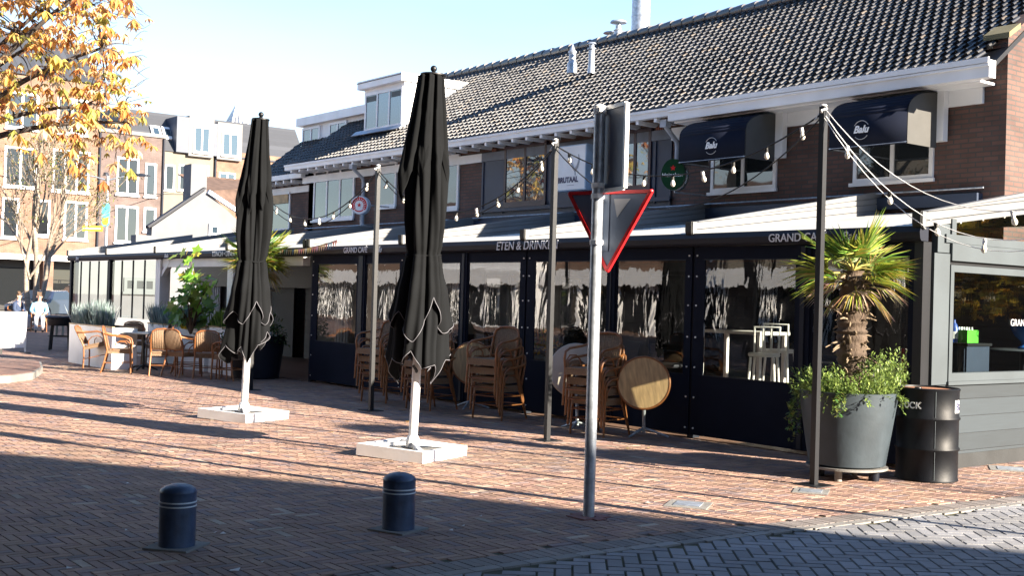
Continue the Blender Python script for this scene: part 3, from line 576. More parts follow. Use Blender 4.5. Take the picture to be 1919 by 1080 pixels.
# ---------------------------------------------------------------- wall signs and canopies
def canopy(px,label,lx,ly):
    # px: left, right, top, bottom pixels on the facade plane
    x0,x1,zb=px; zt=4.52
    t=thing('window_canopy',label,'awning',((x0+x1)/2,YF-.16,zb),group='black canopies on the cafe facade'); D=.67; H=zt-zb
    prof=[(0,H)]+[(-D*math.sin(q)*.99,H*.58+H*.42*math.cos(q)) for q in [PI/2*k/9 for k in range(1,10)]]+[(-D,.0)]
    b=MB(); hw=(x1-x0)/2
    for k in range(len(prof)-1):
        (y0,z0),(y1,z1)=prof[k],prof[k+1]; b.quad((-hw,y0,z0),(-hw,y1,z1),(hw,y1,z1),(hw,y0,z0))
    cl=b.build('canvas',M['navyfab'],t,60); cl.modifiers.new('s','SOLIDIFY').thickness=.008
    for s in (-1,1):
        b=MB(); b.prism([(s*hw,0,0)]+[(s*hw,y,z) for y,z in prof],(-s*.01,0,0)); b.build('side_panel',M['canopy_side'],t)
    b=MB(); b.tube([(-hw,-D+.01,.02),(hw,-D+.01,.02)],.012,6)
    for s in (-1,1): b.tube([(s*(hw-.02),0,.02),(s*(hw-.02),-D,.02)],.012,6); b.tube([(s*(hw-.02),0,.1),(s*(hw-.02),-D*.75,H*.85)],.008,6)
    b.build('frame',M['galv'],t)
    p=PY(lx,ly,YF-.16-D); zz=p.z-zb
    txt('Balu',.135,(p.x-(x0+x1)/2,-D-.012,zz),XR,ZU,M['lwhite'],t,False,.003,shear=.35,bold=.004)
    b=MB(); cx=p.x-(x0+x1)/2+.12; 
    for q0,q1 in ((.55,2.6),(3.9,5.6)):
        pts=[(cx+.125*math.cos(q0+(q1-q0)*k/12),-D-.008,zz+.035+.125*math.sin(q0+(q1-q0)*k/12)) for k in range(13)]; MB().tube(pts,.0045,5).build('logo_ring',M['lgreyl'],t)
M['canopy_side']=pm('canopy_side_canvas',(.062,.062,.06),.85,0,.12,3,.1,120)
canopy((-13.02,-11.68,3.80),'left black window canopy with curved front, under the white gutter',1322,279)
canopy((-10.19,-8.97,3.78),'right black window canopy with sunlit pale side, under the white gutter',1600,250)
# round red and white brewery sign
p=PY(676,385,13.6); sg=thing('round_sign','round white sign with red ring and red star projecting from the brick wall','sign',(p.x,p.y,p.z))
d=Vector((.62,-.78,0)).normalized(); rr=.205; sd_=d.cross(Vector(ZU)).normalized()*-1
b=MB(); b.disc_prism(-d*.09,d,rr,.18,44); b.build('box',pm('sign_rim',(.5,.6,.72),.4),sg)
def ring(b,c,d,r0,r1,a0,a1,n=40,h=.003):
    a=Vector(ZU).cross(d).normalized(); u=d.cross(a); 
    P=lambda r,q:Vector(c)+(a*math.cos(q)+u*math.sin(q))*r
    for k in range(n):
        q0=a0+(a1-a0)*k/n; q1=a0+(a1-a0)*(k+1)/n; b.prism([P(r0,q0),P(r1,q0),P(r1,q1),P(r0,q1)],d*h)
def star(b,c,d,r,h=.004):
    a=Vector(ZU).cross(d).normalized(); u=d.cross(a); pts=[Vector(c)+(a*math.sin(PI*k/5)+u*math.cos(PI*k/5))*(r if k%2==0 else r*.42) for k in range(10)]
    o=Vector(c); 
    for k in range(10): b.prism([o,pts[k],pts[(k+1)%10]],d*h)
b=MB(); b.disc_prism(d*.091,d,rr*.93,.003,44); b.build('face',M['white'],sg)
b=MB(); ring(b,d*.0945,d,rr*.5,rr*.86,R_(-40),R_(220)); ring(b,d*.0945,d,rr*.62,rr*.74,R_(225),R_(315)); b.build('ring',M['red'],sg)
b=MB(); a_=Vector(ZU).cross(d).normalized(); u_=d.cross(a_)
for k in range(13):
    q=R_(-28+k*19.5); c0=d*.099+(a_*math.cos(q)+u_*math.sin(q))*rr*.56; c1=d*.099+(a_*math.cos(q)+u_*math.sin(q))*rr*.74; b.bar(c0,c1,.011 if k%2 else .018,.003,d)
b.build('ring_letters',M['lwhite'],sg)
b=MB(); star(b,d*.0945,d,rr*.27); b.build('star',M['red'],sg)
b=MB(); b.tube([(0,0,-rr+.01),(0,0,-rr-.25),(-.0,.6,-rr-.25)],.014,8); b.tube([(sd_*(rr-.01)),(sd_*(rr-.01))+Vector((.02,.68,0))],.014,8); b.build('bracket',M['galv'],sg)
# green oval brewery sign
p=PY(1265,328,13.55); sg=thing('oval_sign','dark green oval sign with red star and white name beside the left canopy','sign',(p.x,p.y,p.z))
d=Vector((.42,-.9,0)).normalized(); a_=Vector(ZU).cross(d).normalized()
def oval(b,off,rx,rz,th,n=44): b.prism([d*off+a_*(rx*math.cos(2*PI*k/n))+Vector((0,0,rz*math.sin(2*PI*k/n))) for k in range(n)],d*th)
b=MB(); oval(b,-.1,.195,.245,.2); b.build('box',M['green'],sg); b=MB(); oval(b,-.03,.201,.251,.06); b.build('rim',pm('chrome',(.6,.65,.7),.2,.8,.05),sg)
b=MB(); star(b,d*.1005+Vector((0,0,.1)),d,.05); b.build('star',M['red'],sg)
txt('Heineken',.088,d*.1005-a_*.18+Vector((0,0,-.035)),a_,ZU,M['lwhite'],sg,False)
b=MB(); b.tube([(0,0,-.2),(0,0,-.27),(0,.72,-.27)],.014,8); b.tube([(0,.05,.2),(0,.72,.2)],.014,8); b.build('bracket',M['galv'],sg)
# white light box sign
YS=14.0; a=PY(1047,275,YS); c=PY(1094,355,YS); sg=thing('box_sign','white square box sign with a wine glass drawing over dark capitals','sign',((a.x+c.x)/2,YS,c.z)); hw=(c.x-a.x)/2+.04; H=a.z-c.z
MB().box(-hw,hw,0,.2,0,H).build('box',pm('sign_side',(.35,.47,.62),.4),sg); MB().box(-hw+.02,hw-.02,-.006,-.0005,.02,H-.02).build('face',M['white'],sg)
b=MB(); b.box(-.2,-.14,.2,.27,.1,H-.1); b.box(.14,.2,.2,.27,.1,H-.1); b.build('bracket',M['galv'],sg)
txt('BRUTAAL',.135,(-hw+.05,-.008,.15),XR,ZU,M['lnavy'],sg,False,bold=.006,sx=.95)
MB().box(-.1,.1,-.009,-.006,.09,.1).build('underline',M['lgreyl'],sg)
b=MB(); gx=.12
b.tube([(gx-.1,-.012,.62),(gx-.1,-.012,.5),(gx-.05,-.012,.4),(gx,-.012,.36),(gx+.06,-.012,.42),(gx+.1,-.012,.52),(gx+.09,-.012,.64)],[.006,.012,.022,.03,.024,.016,.006],6); b.tube([(gx,-.012,.36),(gx+.005,-.012,.27)],.007,6); b.build('glass_drawing',M['lgreyl'],sg)
# ---------------------------------------------------------------- give-way sign post
g=G(1103,970); t=thing('sign_post','galvanised sign post with grey backs of a give way triangle and a tall panel','sign post',(g.x,g.y,0),rot=(0,R_(.0),0))
MB().tube([(0,0,-.05),(0,0,3.05)],.043,20).build('pole',M['galv'],t,60)
b=MB(); b.cc=(.22,.09,.08)
for k in range(6): q=k*PI/3; b.box(.1*math.cos(q)-.05,.1*math.cos(q)+.05,.1*math.sin(q)-.05,.1*math.sin(q)+.05,-.01,.007+.0007*k)
b.build('collar_paving',M['paver'],t)
vdir=Vector((fw.x,fw.y,0)).normalized(); rr_=Vector((vdir.y,-vdir.x,0))
def hdir(deg): q=R_(deg); return (rr_*math.cos(q)-vdir*math.sin(q)).normalized()   # deg>0: right end swings nearer
td=hdir(33); tn=Vector((td.y,-td.x,0)); 
if tn.dot(vdir)<0: tn=-tn
o=tn*.075+Vector((0,0,2.43)); s_=.345; tri=[o-td*s_,o+td*s_,o-Vector((0,0,.585))]
o2=o+td*.06; tri=[p+td*.06 for p in tri]
b=MB(); b.prism(tri,tn*.012); tp=b.build('triangle_plate',M['alub'],t)
b=MB()
for k in range(3): b.bar(tri[k]+tn*.003,tri[(k+1)%3]+tn*.003,.026,.03,tn)
for k in range(3): b.sphere(tri[k]+tn*.003,.017,10,6)
b.build('red_rim',M['red'],tp)
b=MB(); cx_=o2+td*.11-tn*.0025
b.prism([cx_+Vector((0,0,-.05))-td*.07,cx_+Vector((0,0,-.05))+td*.07,cx_+Vector((0,0,-.19))-td*.04],-tn*.002); b.build('sticker',M['lgreyl'],tp)
b=MB(); b.bar(o2-td*.02-tn*.001,o2-td*.02+Vector((0,0,-.44))-tn*.001,.05,.02,tn); b.build('rail',M['alub'],tp)
pd=hdir(66); pn=Vector((pd.y,-pd.x,0)); 
if pn.dot(vdir)<0: pn=-pn
b=MB(); q0=pn*.06+Vector((0,0,2.44)); w=.3
b.prism([q0-pd*.07,q0+pd*w,q0+pd*w+Vector((0,0,.62)),q0-pd*.07+Vector((0,0,.62))],pn*.006)
bp_=b.build('panel_plate',M['alub'],t)
b=MB()
for e_ in (-.07,w): b.bar(q0+pd*e_,q0+pd*e_+Vector((0,0,.62)),.03,.03,pn)
b.bar(q0-pd*.055+Vector((0,0,.62)),q0+pd*(w-.015)+Vector((0,0,.62)),.02,.03,ZU); b.bar(q0-pd*.055,q0+pd*(w-.015),.02,.03,ZU); b.build('panel_rim',M['whitem'],bp_)
for z in (2.395,2.05,2.475,3.03): b=MB(); b.lathe([(.05,-.018),(.05,.018)],18,(0,0,z)); b.box(.03,.075,-.07,-.02,z-.015,z+.015); b.bar((0,0,z),tuple(tn*.07+Vector((0,0,z))),.04,.026); b.build('clamp',M['whitem'],t)
MB().lathe([(.045,0),(.045,.02),(.02,.035)],14,(0,0,3.05)).build('pole_cap',M['whitem'],t)
# ---------------------------------------------------------------- bollards
bl=None
for (x,y,lab) in ((331,1026,'short dark blue bollard with two pale bands, nearest the left picture edge'),(746,994,'short dark blue bollard with two pale bands, in front of the tall parasol base')):
    g=G(x,y)
    if bl: dup(bl,(g.x,g.y,0),R_(20),lab); break
    bl=thing('bollard',lab,'bollard',(g.x,g.y,0),R_(38),group='bollards on the paving'); r=.112
    MB().lathe([(r,0),(r,.30),(r*1.0,.338),(r*1.02,.342),(r*1.02,.35),(r*.93,.366),(r*.75,.38),(r*.5,.39),(r*.2,.396),(.004,.397)],36).build('body',M['bollard'],bl,40)
    for z in (.262,.287):
        MB().lathe([(r+.0005,z-.0045),(r+.0025,z-.004),(r+.0025,z+.004),(r+.0005,z+.0045)],36,cap=False).build('band',M['stripe'],bl,60)
    MB().box(-.15,.15,-.15,.15,-.01,.012).build('base_plate',M['concrete'],bl)
# ---------------------------------------------------------------- light poles and strings
poles=[]
for (x,y,h,lab) in ((1525,910,3.45,'thin black light pole in front of the big palm pot'),(1025,826,3.46,'thin black light pole left of the give way sign post'),(695,770,3.43,'thin black light pole between the two closed parasols')):
    g=G(x,y); poles.append((Vector((g.x,g.y,0)),h)); t=thing('light_pole',lab,'pole',(g.x,g.y,0),group='light poles of the terrace')
    MB().box(-.028,.028,-.028,.028,.008,h).build('post',M['black'],t); b=MB(); b.box(-.13,.13,-.13,.13,-.01,.008); b.build('foot_plate',M['black'],t)
    b=MB(); b.lathe([(.012,-.005),(.03,0),(.03,.012),(.01,.02)],10,(0,0,h)); b.tube([(0,-.03,h-.06),(.04,-.08,h-.05),(.06,-.03,h-.03),(.03,0,h-.02)],.009,6); b.tube([(-.03,0,h-.1),(-.08,-.02,h-.12),(-.05,.02,h-.05)],.009,6); b.build('hook',M['whitem'],t)
g=Vector((-18.05,8.8,0)); poles.append((g,3.43)); t=thing('light_pole','thin black light pole behind the farther closed parasol','pole',g,group='light poles of the terrace'); MB().box(-.028,.028,-.028,.028,.008,3.43).build('post',M['black'],t); MB().box(-.13,.13,-.13,.13,-.01,.008).build('foot_plate',M['black'],t)
def strand(lab,a,c,sag,n,sag2,off=.12,mt=None,r=.008,two=True):
    a=Vector(a); c=Vector(c); t=thing('string_light',lab,'string lights',tuple(a),group='festoon light strings')
    f=lambda u,s: a+(c-a)*u+Vector((0,0,-4*s*u*(1-u)))
    b=MB(); b.tube([f(k/24,sag) for k in range(25)],r,6); [b.tube([f(k/24,sag2)+Vector((.01,-.02,-.03)) for k in range(25)],r*.8,6) for _ in range(1 if two else 0)]; b.build('cable',mt or M['bulbc'],t,60,True)
    for k in range(n):
        u=(k+.6)/(n+.2); q=f(u,sag); sw=random.uniform(-.35,.35); dn=Vector((math.sin(sw),random.uniform(-.3,.3),-1)).normalized()
        h=MB(); h.tube([q,q+dn*.045],[.016,.018],8); ho=h.build('socket',M['whitem'] if k%3==0 else M['bulbc'],t,60,True)
        h=MB(); h.tube([q+dn*z for z in (.045,.055,.07,.09,.108,.118)],[.010,.014,.021,.025,.018,.003],10); h.build('bulb',M['bulb'],t,80,True)
T=lambda i:poles[i][0]+Vector((0,0,poles[i][1]-.06))
strand('festoon string between the palm pot pole and the pole left of the sign post',T(0),T(1),.46,9,.78)
strand('festoon string between the pole left of the sign post and the pole between the parasols',T(1),T(2),.68,9,.74)
strand('festoon string running left from the pole between the parasols',T(2),T(3),.62,8,.70)
pp=Vector((-3.1,8.85,0)); t=thing('light_pole','thin black light pole just outside the right picture edge','pole',pp,group='light poles of the terrace'); MB().box(-.028,.028,-.028,.028,.008,3.45).build('post',M['black'],t); MB().box(-.13,.13,-.13,.13,-.01,.008).build('foot_plate',M['black'],t)
strand('lower pale festoon cable from the palm pot pole to the right edge',T(0),pp+Vector((0,0,3.38)),1.2,8,1.26,mt=M['whitem'],r=.0042)
strand('upper pale festoon cable from the palm pot pole to the right edge',T(0)+Vector((0,0,.05)),pp+Vector((0,0,3.43)),1.02,1,1.05,mt=M['whitem'],r=.004,two=False)
# ---------------------------------------------------------------- closed parasols
def parasol(lab,loc,Ht,ztie,zh,seed,rot,scale=1.):
    rd=random.Random(seed); t=thing('closed_parasol',lab,'parasol',loc,rot=rot,group='closed black parasols')
    b=MB(); s=.40
    for (x0,x1,y0,y1) in ((-s,s,-s,-s+.05),(-s,s,s-.05,s),(-s,-s+.05,-s+.05,s-.05),(s-.05,s,-s+.05,s-.05)): b.box(x0,x1,y0,y1,0,.115)
    bf=b.build('base_frame',M['white'],t)
    b=MB()
    for i in (0,1):
        for j in (0,1): b.box(-.345+i*.35,-.005+i*.35,-.345+j*.35,-.005+j*.35,.02,.085)
    b.build('ballast_tile',M['concrete'],bf)
    b=MB()
    for sx in (-1,1):
        for sy in (-1,1): b.bar((sx*.03,sy*.03,.13),(sx*.33,sy*.33,.1),.045,.035)
    b.lathe([(.075,.09),(.07,.16),(.055,.2)],16); b.build('cross_foot',M['white'],bf)
    MB().tube([(0,0,.1),(0,0,Ht-.15)],.045,18).build('pole',M['white'],t,60)
    MB().tube([(.0,-.0,zh+.0),(.05,-.08,zh+.03),(.02,-.1,zh+.08)],.015,8).build('crank',M['black'],t,60)
    b=MB(); b.lathe([(.02,Ht-.15),(.05,Ht-.13),(.125*scale,Ht-.10),(.125*scale,Ht-.085),(.03,Ht-.07),(.018,Ht-.06)],24); b.build('crown_plate',M['black'],t,40)
    b=MB(); b.sphere((0,0,Ht-.03),.034,14,9); b.build('finial',M['black'],t,180)
    zt=Ht-.1; nth=192
    ph=[rd.uniform(-.3,.3) for _ in range(8)]; am=[rd.uniform(.7,1.35) for _ in range(8)]
    def pleat(q,z,k):
        s8=q/(2*PI)*8; i=int(s8)%8; u=s8%1; u=u+.16*ph[i]*math.sin(2.2*z+i)*math.sin(PI*u)
        v=1-abs(math.sin(PI*u)); a_=am[i]+(am[(i+1)%8]-am[i])*u
        fine=.30*math.sin(q*11+2.4*math.sin(z*1.6+i*.3))+.13*math.sin(q*21+z*2.1+2*math.sin(z*2.4))
        return (.35-v**1.8*1.15)*a_*k+fine*k*.5
    def layer(name,z1f,Rf,kf,nz,z0,pipe=True):
        V=[];Fs=[]
        for a in range(nz+1):
            for j in range(nth):
                q=2*PI*j/nth; zb=z1f(q); z=z0+(zb-z0)*(a/nz); r=Rf(z,q,a/nz); r*= (1+kf(z)*pleat(q,z,1))*(1+.13*max(0,(ztie-z)/1.2)*math.sin(3*q+seed*1.3+z)+.05*math.sin(2*q+z*3+seed))
                V.append((r*math.cos(q),r*math.sin(q),z))
        for a in range(nz):
            for j in range(nth): j2=(j+1)%nth; Fs.append((a*nth+j,(a+1)*nth+j,(a+1)*nth+j2,a*nth+j2))
        B=MB(); B.v=V; B.f=Fs; B.c=[None]*len(Fs); o=B.build(name,M['fabric'],t,180); o.modifiers.new('s','SOLIDIFY').thickness=.006
        if not pipe: return o
        P=MB(); pts=[Vector(V[nz*nth+j])*1.0 for j in range(nth)]; P.tube(pts+[pts[0]],.0038,6,False); P.build('piping',M['piping'],o,180); return o
    L=[(zt,.10),(zt-.35,.13),(zt-.75,.17),(zt-1.1,.195),(ztie+.35,.20),(ztie+.1,.185),(ztie,.165),(ztie-.12,.18),(ztie-.4,.213),(ztie-.8,.25),(zh,.285)]
    def lerp(z):
        for (za,ra),(zb,rb) in zip(L,L[1:]):
            if z>=zb: u=(z-zb)/(za-zb); u=u*u*(3-2*u); return (rb+(ra-rb)*u)*scale
        return L[-1][1]*scale
    hz=[rd.uniform(-.08,.3) for _ in range(9)]; hz[rd.randrange(8)]=-.06; hz[8]=hz[0]
    def hem(q):
        s=(q/(2*PI)*8)%8; i=int(s); u=s-i; base=hz[i]+(hz[(i+1)%8]-hz[i])*u
        return zh+base*.75+.15*(abs(2*((s+.5)%1)-1)-.4)*am[i]
    def Rl(z,q,a): return lerp(z)*(1+.10*math.sin(q*2+.8+seed))
    layer('canopy',hem,Rl,lambda z:.40 if z<ztie-.1 else .30+.1*min(1,abs(z-ztie)*3),64,zt)
    hm_=[rd.uniform(-.1,.3) for _ in range(9)]; hm_[8]=hm_[0]
    def hem3(q):
        s=((q+.5)/(2*PI)*5)%5; i=int(s); u=s-i; hm_[5]=hm_[0]; return ztie-.62+(hm_[i]+(hm_[i+1]-hm_[i])*u)*.9-.3*(1-abs(2*u-1)**1.3)*am[i]
    def Rm(z,q,a): return (lerp(z)*(1+.10*math.sin(q*2+.8+seed))+.012)*(1+.12*a)
    layer('skirt_flap',hem3,Rm,lambda z:.36,34,ztie-.0)
    # folded outer flaps that hang from the top to mid height
    hu=[rd.uniform(-.12,.2) for _ in range(9)]; hu[8]=hu[0]
    zmid=zt-1.12
    def hem2(q):
        s=(q/(2*PI)*8)%8; i=int(s); u=s-i; base=hu[i]+(hu[i+1]-hu[i])*u
        return zmid+base+.3*(abs(2*(s%1)-1)-.5)*am[i]
    def Ru(z,q,a): return (.113+ .125*a**1.25 - .03*max(0,a-.85)/.15)*scale*(1+.14*math.sin(q+2.2+seed*.7))
    layer('outer_flap',hem2,Ru,lambda z:.34,40,zt-.002,False)
    b=MB(); b.tube([(.165*scale*math.cos(q),.165*scale*math.sin(q),ztie+.012*math.sin(q*3)) for q in [2*PI*k/40 for k in range(41)]],.012,6,False); b.build('tie_strap',M['fabric'],t,180)
    return t
g=G(777,856); parasol('taller looking closed black parasol on a white square base, nearer the camera',(g.x-.05,g.y+.0,0),3.95,2.03,.84,3,(R_(-.5),R_(1.5),R_(22)),1.05)
g=G(456,785); parasol('closed black parasol on a white square base, farther and leaning slightly right',(g.x,g.y+.0,0),3.9,2.0,.80,11,(R_(-.6),R_(1.5),R_(22)),.88)
# ---------------------------------------------------------------- cane chairs and tables
def make_chair():
    t=thing('cane_chair','cane armchair','chair',(0,0,0)); rt_=M['rattan']
    for s in (-1,1):
        MB().tube([(s*.255,-.235,0),(s*.25,-.225,.22),(s*.245,-.215,.44)],[.014,.016,.016],8).build('leg',rt_,t,60)
        MB().tube([(s*.235,.31,0),(s*.225,.25,.22),(s*.215,.2,.44)],[.014,.016,.016],8).build('leg',rt_,t,60)
        b=MB(); b.tube([(s*.245,-.215,.44),(s*.255,-.225,.56),(s*.262,-.2,.645),(s*.265,-.12,.685),(s*.265,.02,.70),(s*.255,.14,.715),(s*.235,.235,.74),(s*.2,.285,.76)],.016,8)
        b.tube([(s*.25,-.19,.45),(s*.258,-.19,.53),(s*.26,-.12,.60),(s*.258,-.0,.60),(s*.25,.08,.54),(s*.245,.1,.45)],.010,7)
        b.tube([(s*.2,-.2,.43),(s*.235,-.225,.37),(s*.25,-.23,.28)],.009,6); b.build('armrest',rt_,t,60)
    b=MB(); pts=[(-.215,.2,.44),(-.22,.235,.6),(-.215,.275,.76),(-.19,.295,.84),(-.12,.305,.875),(0,.31,.885),(.12,.305,.875),(.19,.295,.84),(.215,.275,.76),(.22,.235,.6),(.215,.2,.44)]; b.tube(pts,.016,8)
    b.tube([(-.215,.215,.5),(0,.24,.5),(.215,.215,.5)],.011,7); b.build('back_frame',rt_,t,60)
    b=MB()
    for k in range(12):
        x0=-.2+.4*k/12; x1=x0+.4/12; f=lambda x:.03*(1-(x/.2)**2); zt=lambda x:.865-.06*(abs(x)/.2)**3
        b.add([(x0,.222+f(x0),.51),(x1,.222+f(x1),.51),(x1,.29+f(x1)*.6,zt(x1)),(x0,.29+f(x0)*.6,zt(x0))],[(0,1,2,3)])
    o=b.build('backrest',M['weave'],t,180); o.modifiers.new('s','SOLIDIFY').thickness=.012
    b=MB(); b.prism([(-.235,-.23,.43),(.235,-.23,.43),(.25,-.1,.43),(.235,.15,.43),(.2,.21,.43),(-.2,.21,.43),(-.235,.15,.43),(-.25,-.1,.43)],(0,0,.03)); b.build('seat',M['weave'],t)
    b=MB(); b.prism([(-.238,-.234,.375),(.238,-.234,.375),(.225,.19,.375),(-.225,.19,.375)],(0,0,.054)); b.build('apron',M['weave'],t)
    b=MB(); b.tube([(-.25,-.23,.2),(.25,-.23,.2)],.009,6); b.tube([(-.225,.25,.2),(.225,.25,.2)],.009,6); b.tube([(-.25,-.23,.2),(-.225,.25,.2)],.009,6); b.tube([(.25,-.23,.2),(.225,.25,.2)],.009,6); b.build('stretcher',rt_,t,60)
    return t
ch=make_chair(); first=[1]
def chair(x,y,rz,lab,grp,z=0.,tilt=0):
    if first[0]: c=ch; first[0]=0; c.location=(x,y,z); c.rotation_euler=(tilt,0,rz); c['label']=lab
    else: c=dup(ch,(x,y,z),rz,lab,rot=(tilt,0,rz))
    c['group']=grp; return c
def stack(x,y,rz,n,where):
    pos=['bottom chair of the stack ','second chair from the ground in the stack ','third chair from the ground in the stack ','top chair of the stack '] if n==4 else ['bottom chair of the stack ','second chair from the ground in the stack ','middle chair of the stack ','second chair from the top in the stack ','top chair of the stack ']
    if n==3: pos=['bottom chair of the stack ','middle chair of the stack ','top chair of the stack ']
    for k in range(n):
        q=Vector((0,-.052*k,0)); q.rotate(Matrix.Rotation(rz,3,'Z')); chair(x+q.x,y+q.y,rz,pos[k]+where,'cane chairs stacked before the screens',z=.118*k)
stack(-12.72,9.84,R_(12),4,'right of the nearer parasol')
stack(-10.70,9.82,R_(10),4,'behind the sign post')
stack(-15.45,9.75,R_(14),4,'beside the pole between the parasols')
stack(-14.2,9.74,R_(8),3,'half hidden behind the nearer parasol skirt')
def at(x,y): g=G(x,y); return g.x,g.y
def face(dx,dy): # facing direction in the photograph's ground sense: dx right, dy away
    v=rr_*dx+vdir*dy; return math.atan2(v.y,v.x)+PI/2
for (x,y,dx,dy,lab) in ((222,699,1,.25,'cane chair nearest the pavement edge of the left group, seen from its side'),(190,690,1,.1,'leftmost cane chair of the left group, tipped against the white planter'),
    (246,679,.2,-1,'cane chair with a sunlit pale back on the far side of the left table'),(305,704,-.25,1,'cane chair seen from behind at the right of the left table'),
    (388,709,-.2,1,'cane chair seen from behind beside the farther parasol'),(342,706,.5,.8,'dark shaded cane chair in the middle of the left group'),(432,713,-.8,.5,'cane chair half hidden by the farther parasol skirt'),
    (322,667,.3,-1,'small looking cane chair at the back of the left group, left one of two'),(341,666,.0,-1,'small looking cane chair at the back of the left group, right one of two'),(352,700,.9,.2,'cane chair turned sideways between the two dark tables'),(290,686,-.9,-.1,'cane chair pushed in at the right of the left table'),(372,690,.2,-1,'cane chair facing the camera behind the right table'),(438,712,-.5,.8,'cane chair seen from behind under the farther parasol skirt'),(412,678,.1,-1,'cane chair behind the dark table next to the farther parasol')):
    px,py=at(x,y); chair(px,py,face(dx,dy),lab,'cane chairs around the left tables',tilt=R_(-14) if 'tipped' in lab else 0,z=.05 if 'tipped' in lab else 0)
def ctable(x,y,lab,r=.42):
    px,py=at(x,y); t=thing('cafe_table',lab,'table',(px,py,0),group='dark cafe tables of the left group')
    b=MB(); b.lathe([(.001,.715),(r-.03,.715),(r,.725),(r,.745),(r-.01,.752),(.001,.753)],36); b.build('tabletop',M['dark_top'],t,40)
    b=MB(); b.tube([(0,0,.02),(0,0,.715)],.03,12); b.build('column',M['black'],t,60)
    b=MB()
    for k in range(4): q=PI/4+k*PI/2; b.tube([(0,0,.09),(.16*math.cos(q),.16*math.sin(q),.07),(.3*math.cos(q),.3*math.sin(q),.012)],[.026,.02,.016],8)
    b.build('foot',M['black'],t,60); return t
ctable(268,694,'dark round cafe table with cane chairs, farther left of the two'); ctable(398,694,'dark round cafe table with cane chairs, beside the farther parasol')
x,y=at(398,694); v=thing('glass_jar','small glass lantern jar standing on the dark table beside the farther parasol','lantern',(x,y,.755)); MB().lathe([(.05,0),(.055,.02),(.055,.1),(.035,.13),(.035,.15)],16).build('jar',M['pane'],v,40); MB().lathe([(.036,.15),(.038,.165),(.02,.17)],14).build('lid',M['galv'],v,40); MB().tube([(0,0,.004),(0,0,.07)],.028,10).build('candle',M['white'],v,60)
# folded round tables leaning before the screens
def ftable(px,py,r,Y,yaw,lean,lab,wood=True):
    c=PY(px,py,Y); t=thing('folded_table',lab,'table',(c.x,c.y,0),group='folded round tables'); n=Vector((math.sin(yaw),-math.cos(yaw)*math.cos(lean),math.sin(lean)))
    n.normalize(); up_=(Vector(ZU)-n*n.z).normalized(); cc=Vector((0,0,c.z))
    b=MB(); b.disc_prism(cc-n*.02,n,r,.022,56); b.build('tabletop',M['wood'] if wood else M['under'],t)
    b=MB(); a=up_.cross(n)
    b.tube([cc-n*.009+(a*math.cos(2*PI*k/56)+up_*math.sin(2*PI*k/56))*(r+.004) for k in range(57)],.016,6,False); b.build('edge_band',M['rattan'] if wood else M['under'],t,180)
    if not wood: b=MB(); b.disc_prism(cc+n*.003,n,r*.42,.02,30); b.build('under_ring',M['weave'],t)
    k=-n if wood else n
    b=MB(); bot=cc-up_*(r+.02)*0-k*0+Vector((0,0,-c.z+.36)); b.tube([cc+k*.03,Vector((cc.x+k.x*.12,cc.y+k.y*.12,.3)),Vector((cc.x+k.x*.16,cc.y+k.y*.16,.06))],.022,10)
    for q in range(3):
        w=a*math.cos(q*2.1)+Vector((k.x,k.y,0)).normalized()*math.sin(q*2.1); b.tube([Vector((k.x*.16,k.y*.16,.1)),Vector((k.x*.16,k.y*.16,.07))+w*.12,Vector((k.x*.16,k.y*.16,.013))+w*.3],[.02,.016,.013],7)
    b.build('folding_base',M['galv'],t,60)
ftable(1206,718,.305,10.06,R_(38),R_(9),'round folded table with a slatted wooden top, half in sunlight')
ftable(1080,695,.33,9.98,R_(60),R_(6),'round folded table showing its pale underside, behind the sign post',False)
ftable(886,681,.30,10.25,R_(66),R_(5),'round folded table with tan top, left behind the chair stack',True)
# ---------------------------------------------------------------- plants
def leafquad(b,p,d,w,l,fold=.0,droop=0):
    d=Vector(d).normalized(); s=d.cross(Vector(ZU)); 
    if s.length<.05: s=Vector((1,0,0))
    s=s.normalized()*w/2; m=Vector(p)+d*l*.5+Vector((0,0,fold)); e=Vector(p)+d*l-Vector((0,0,droop))
    b.add([p,m+s,e,m-s],[(0,1,2,3)])
def fan(b,B,o,d,R,cols,n=26,spread=R_(150),dead=0,rd=random):
    # petiole then a fan of stiff segments
    d=Vector(d).normalized(); pl=R*rd.uniform(.35,.5); h=Vector(o)+d*pl; B.tube([o,Vector(o)+d*pl*.5+Vector((0,0,.02)),h],[.013,.010,.008],5)
    s=d.cross(Vector(ZU)); s=s.normalized() if s.length>.1 else Vector((1,0,0)); u=s.cross(d).normalized(); s.rotate(Matrix.Rotation(rd.uniform(-.5,.5),3,d)); u=s.cross(d).normalized()
    for k in range(n):
        a=-spread/2+spread*k/(n-1); L=R*(.62+.3*math.cos(a*.75))*rd.uniform(.88,1.1); dr=d*math.cos(a)+s*math.sin(a)+u*.15*math.cos(a)
        dr=(dr+Vector((rd.gauss(0,.03),rd.gauss(0,.03),rd.gauss(0,.03)))).normalized(); w=R*.048
        p0=h; pm_=h+dr*L*.55; tip=h+dr*L+Vector((0,0,-L*(rd.uniform(.02,.14)+dead*rd.uniform(.1,.4)))); c=s.cross(dr).normalized()*w*.25; sd=dr.cross(u).normalized()*w/2
        b.cc=tuple(q*rd.uniform(.75,1.25) for q in rd.choice(cols)); b.add([p0,pm_+sd+c*.5,pm_-sd+c*.5,tip,pm_-c],[(0,1,4),(0,4,2),(1,3,4),(4,3,2)])
GR=[(.12,.22,.03),(.19,.27,.035),(.09,.16,.02),(.27,.30,.045)]; YL=[(.36,.36,.06),(.30,.33,.05),(.42,.36,.09)]; DD=[(.40,.31,.20),(.48,.40,.30),(.32,.23,.13)]
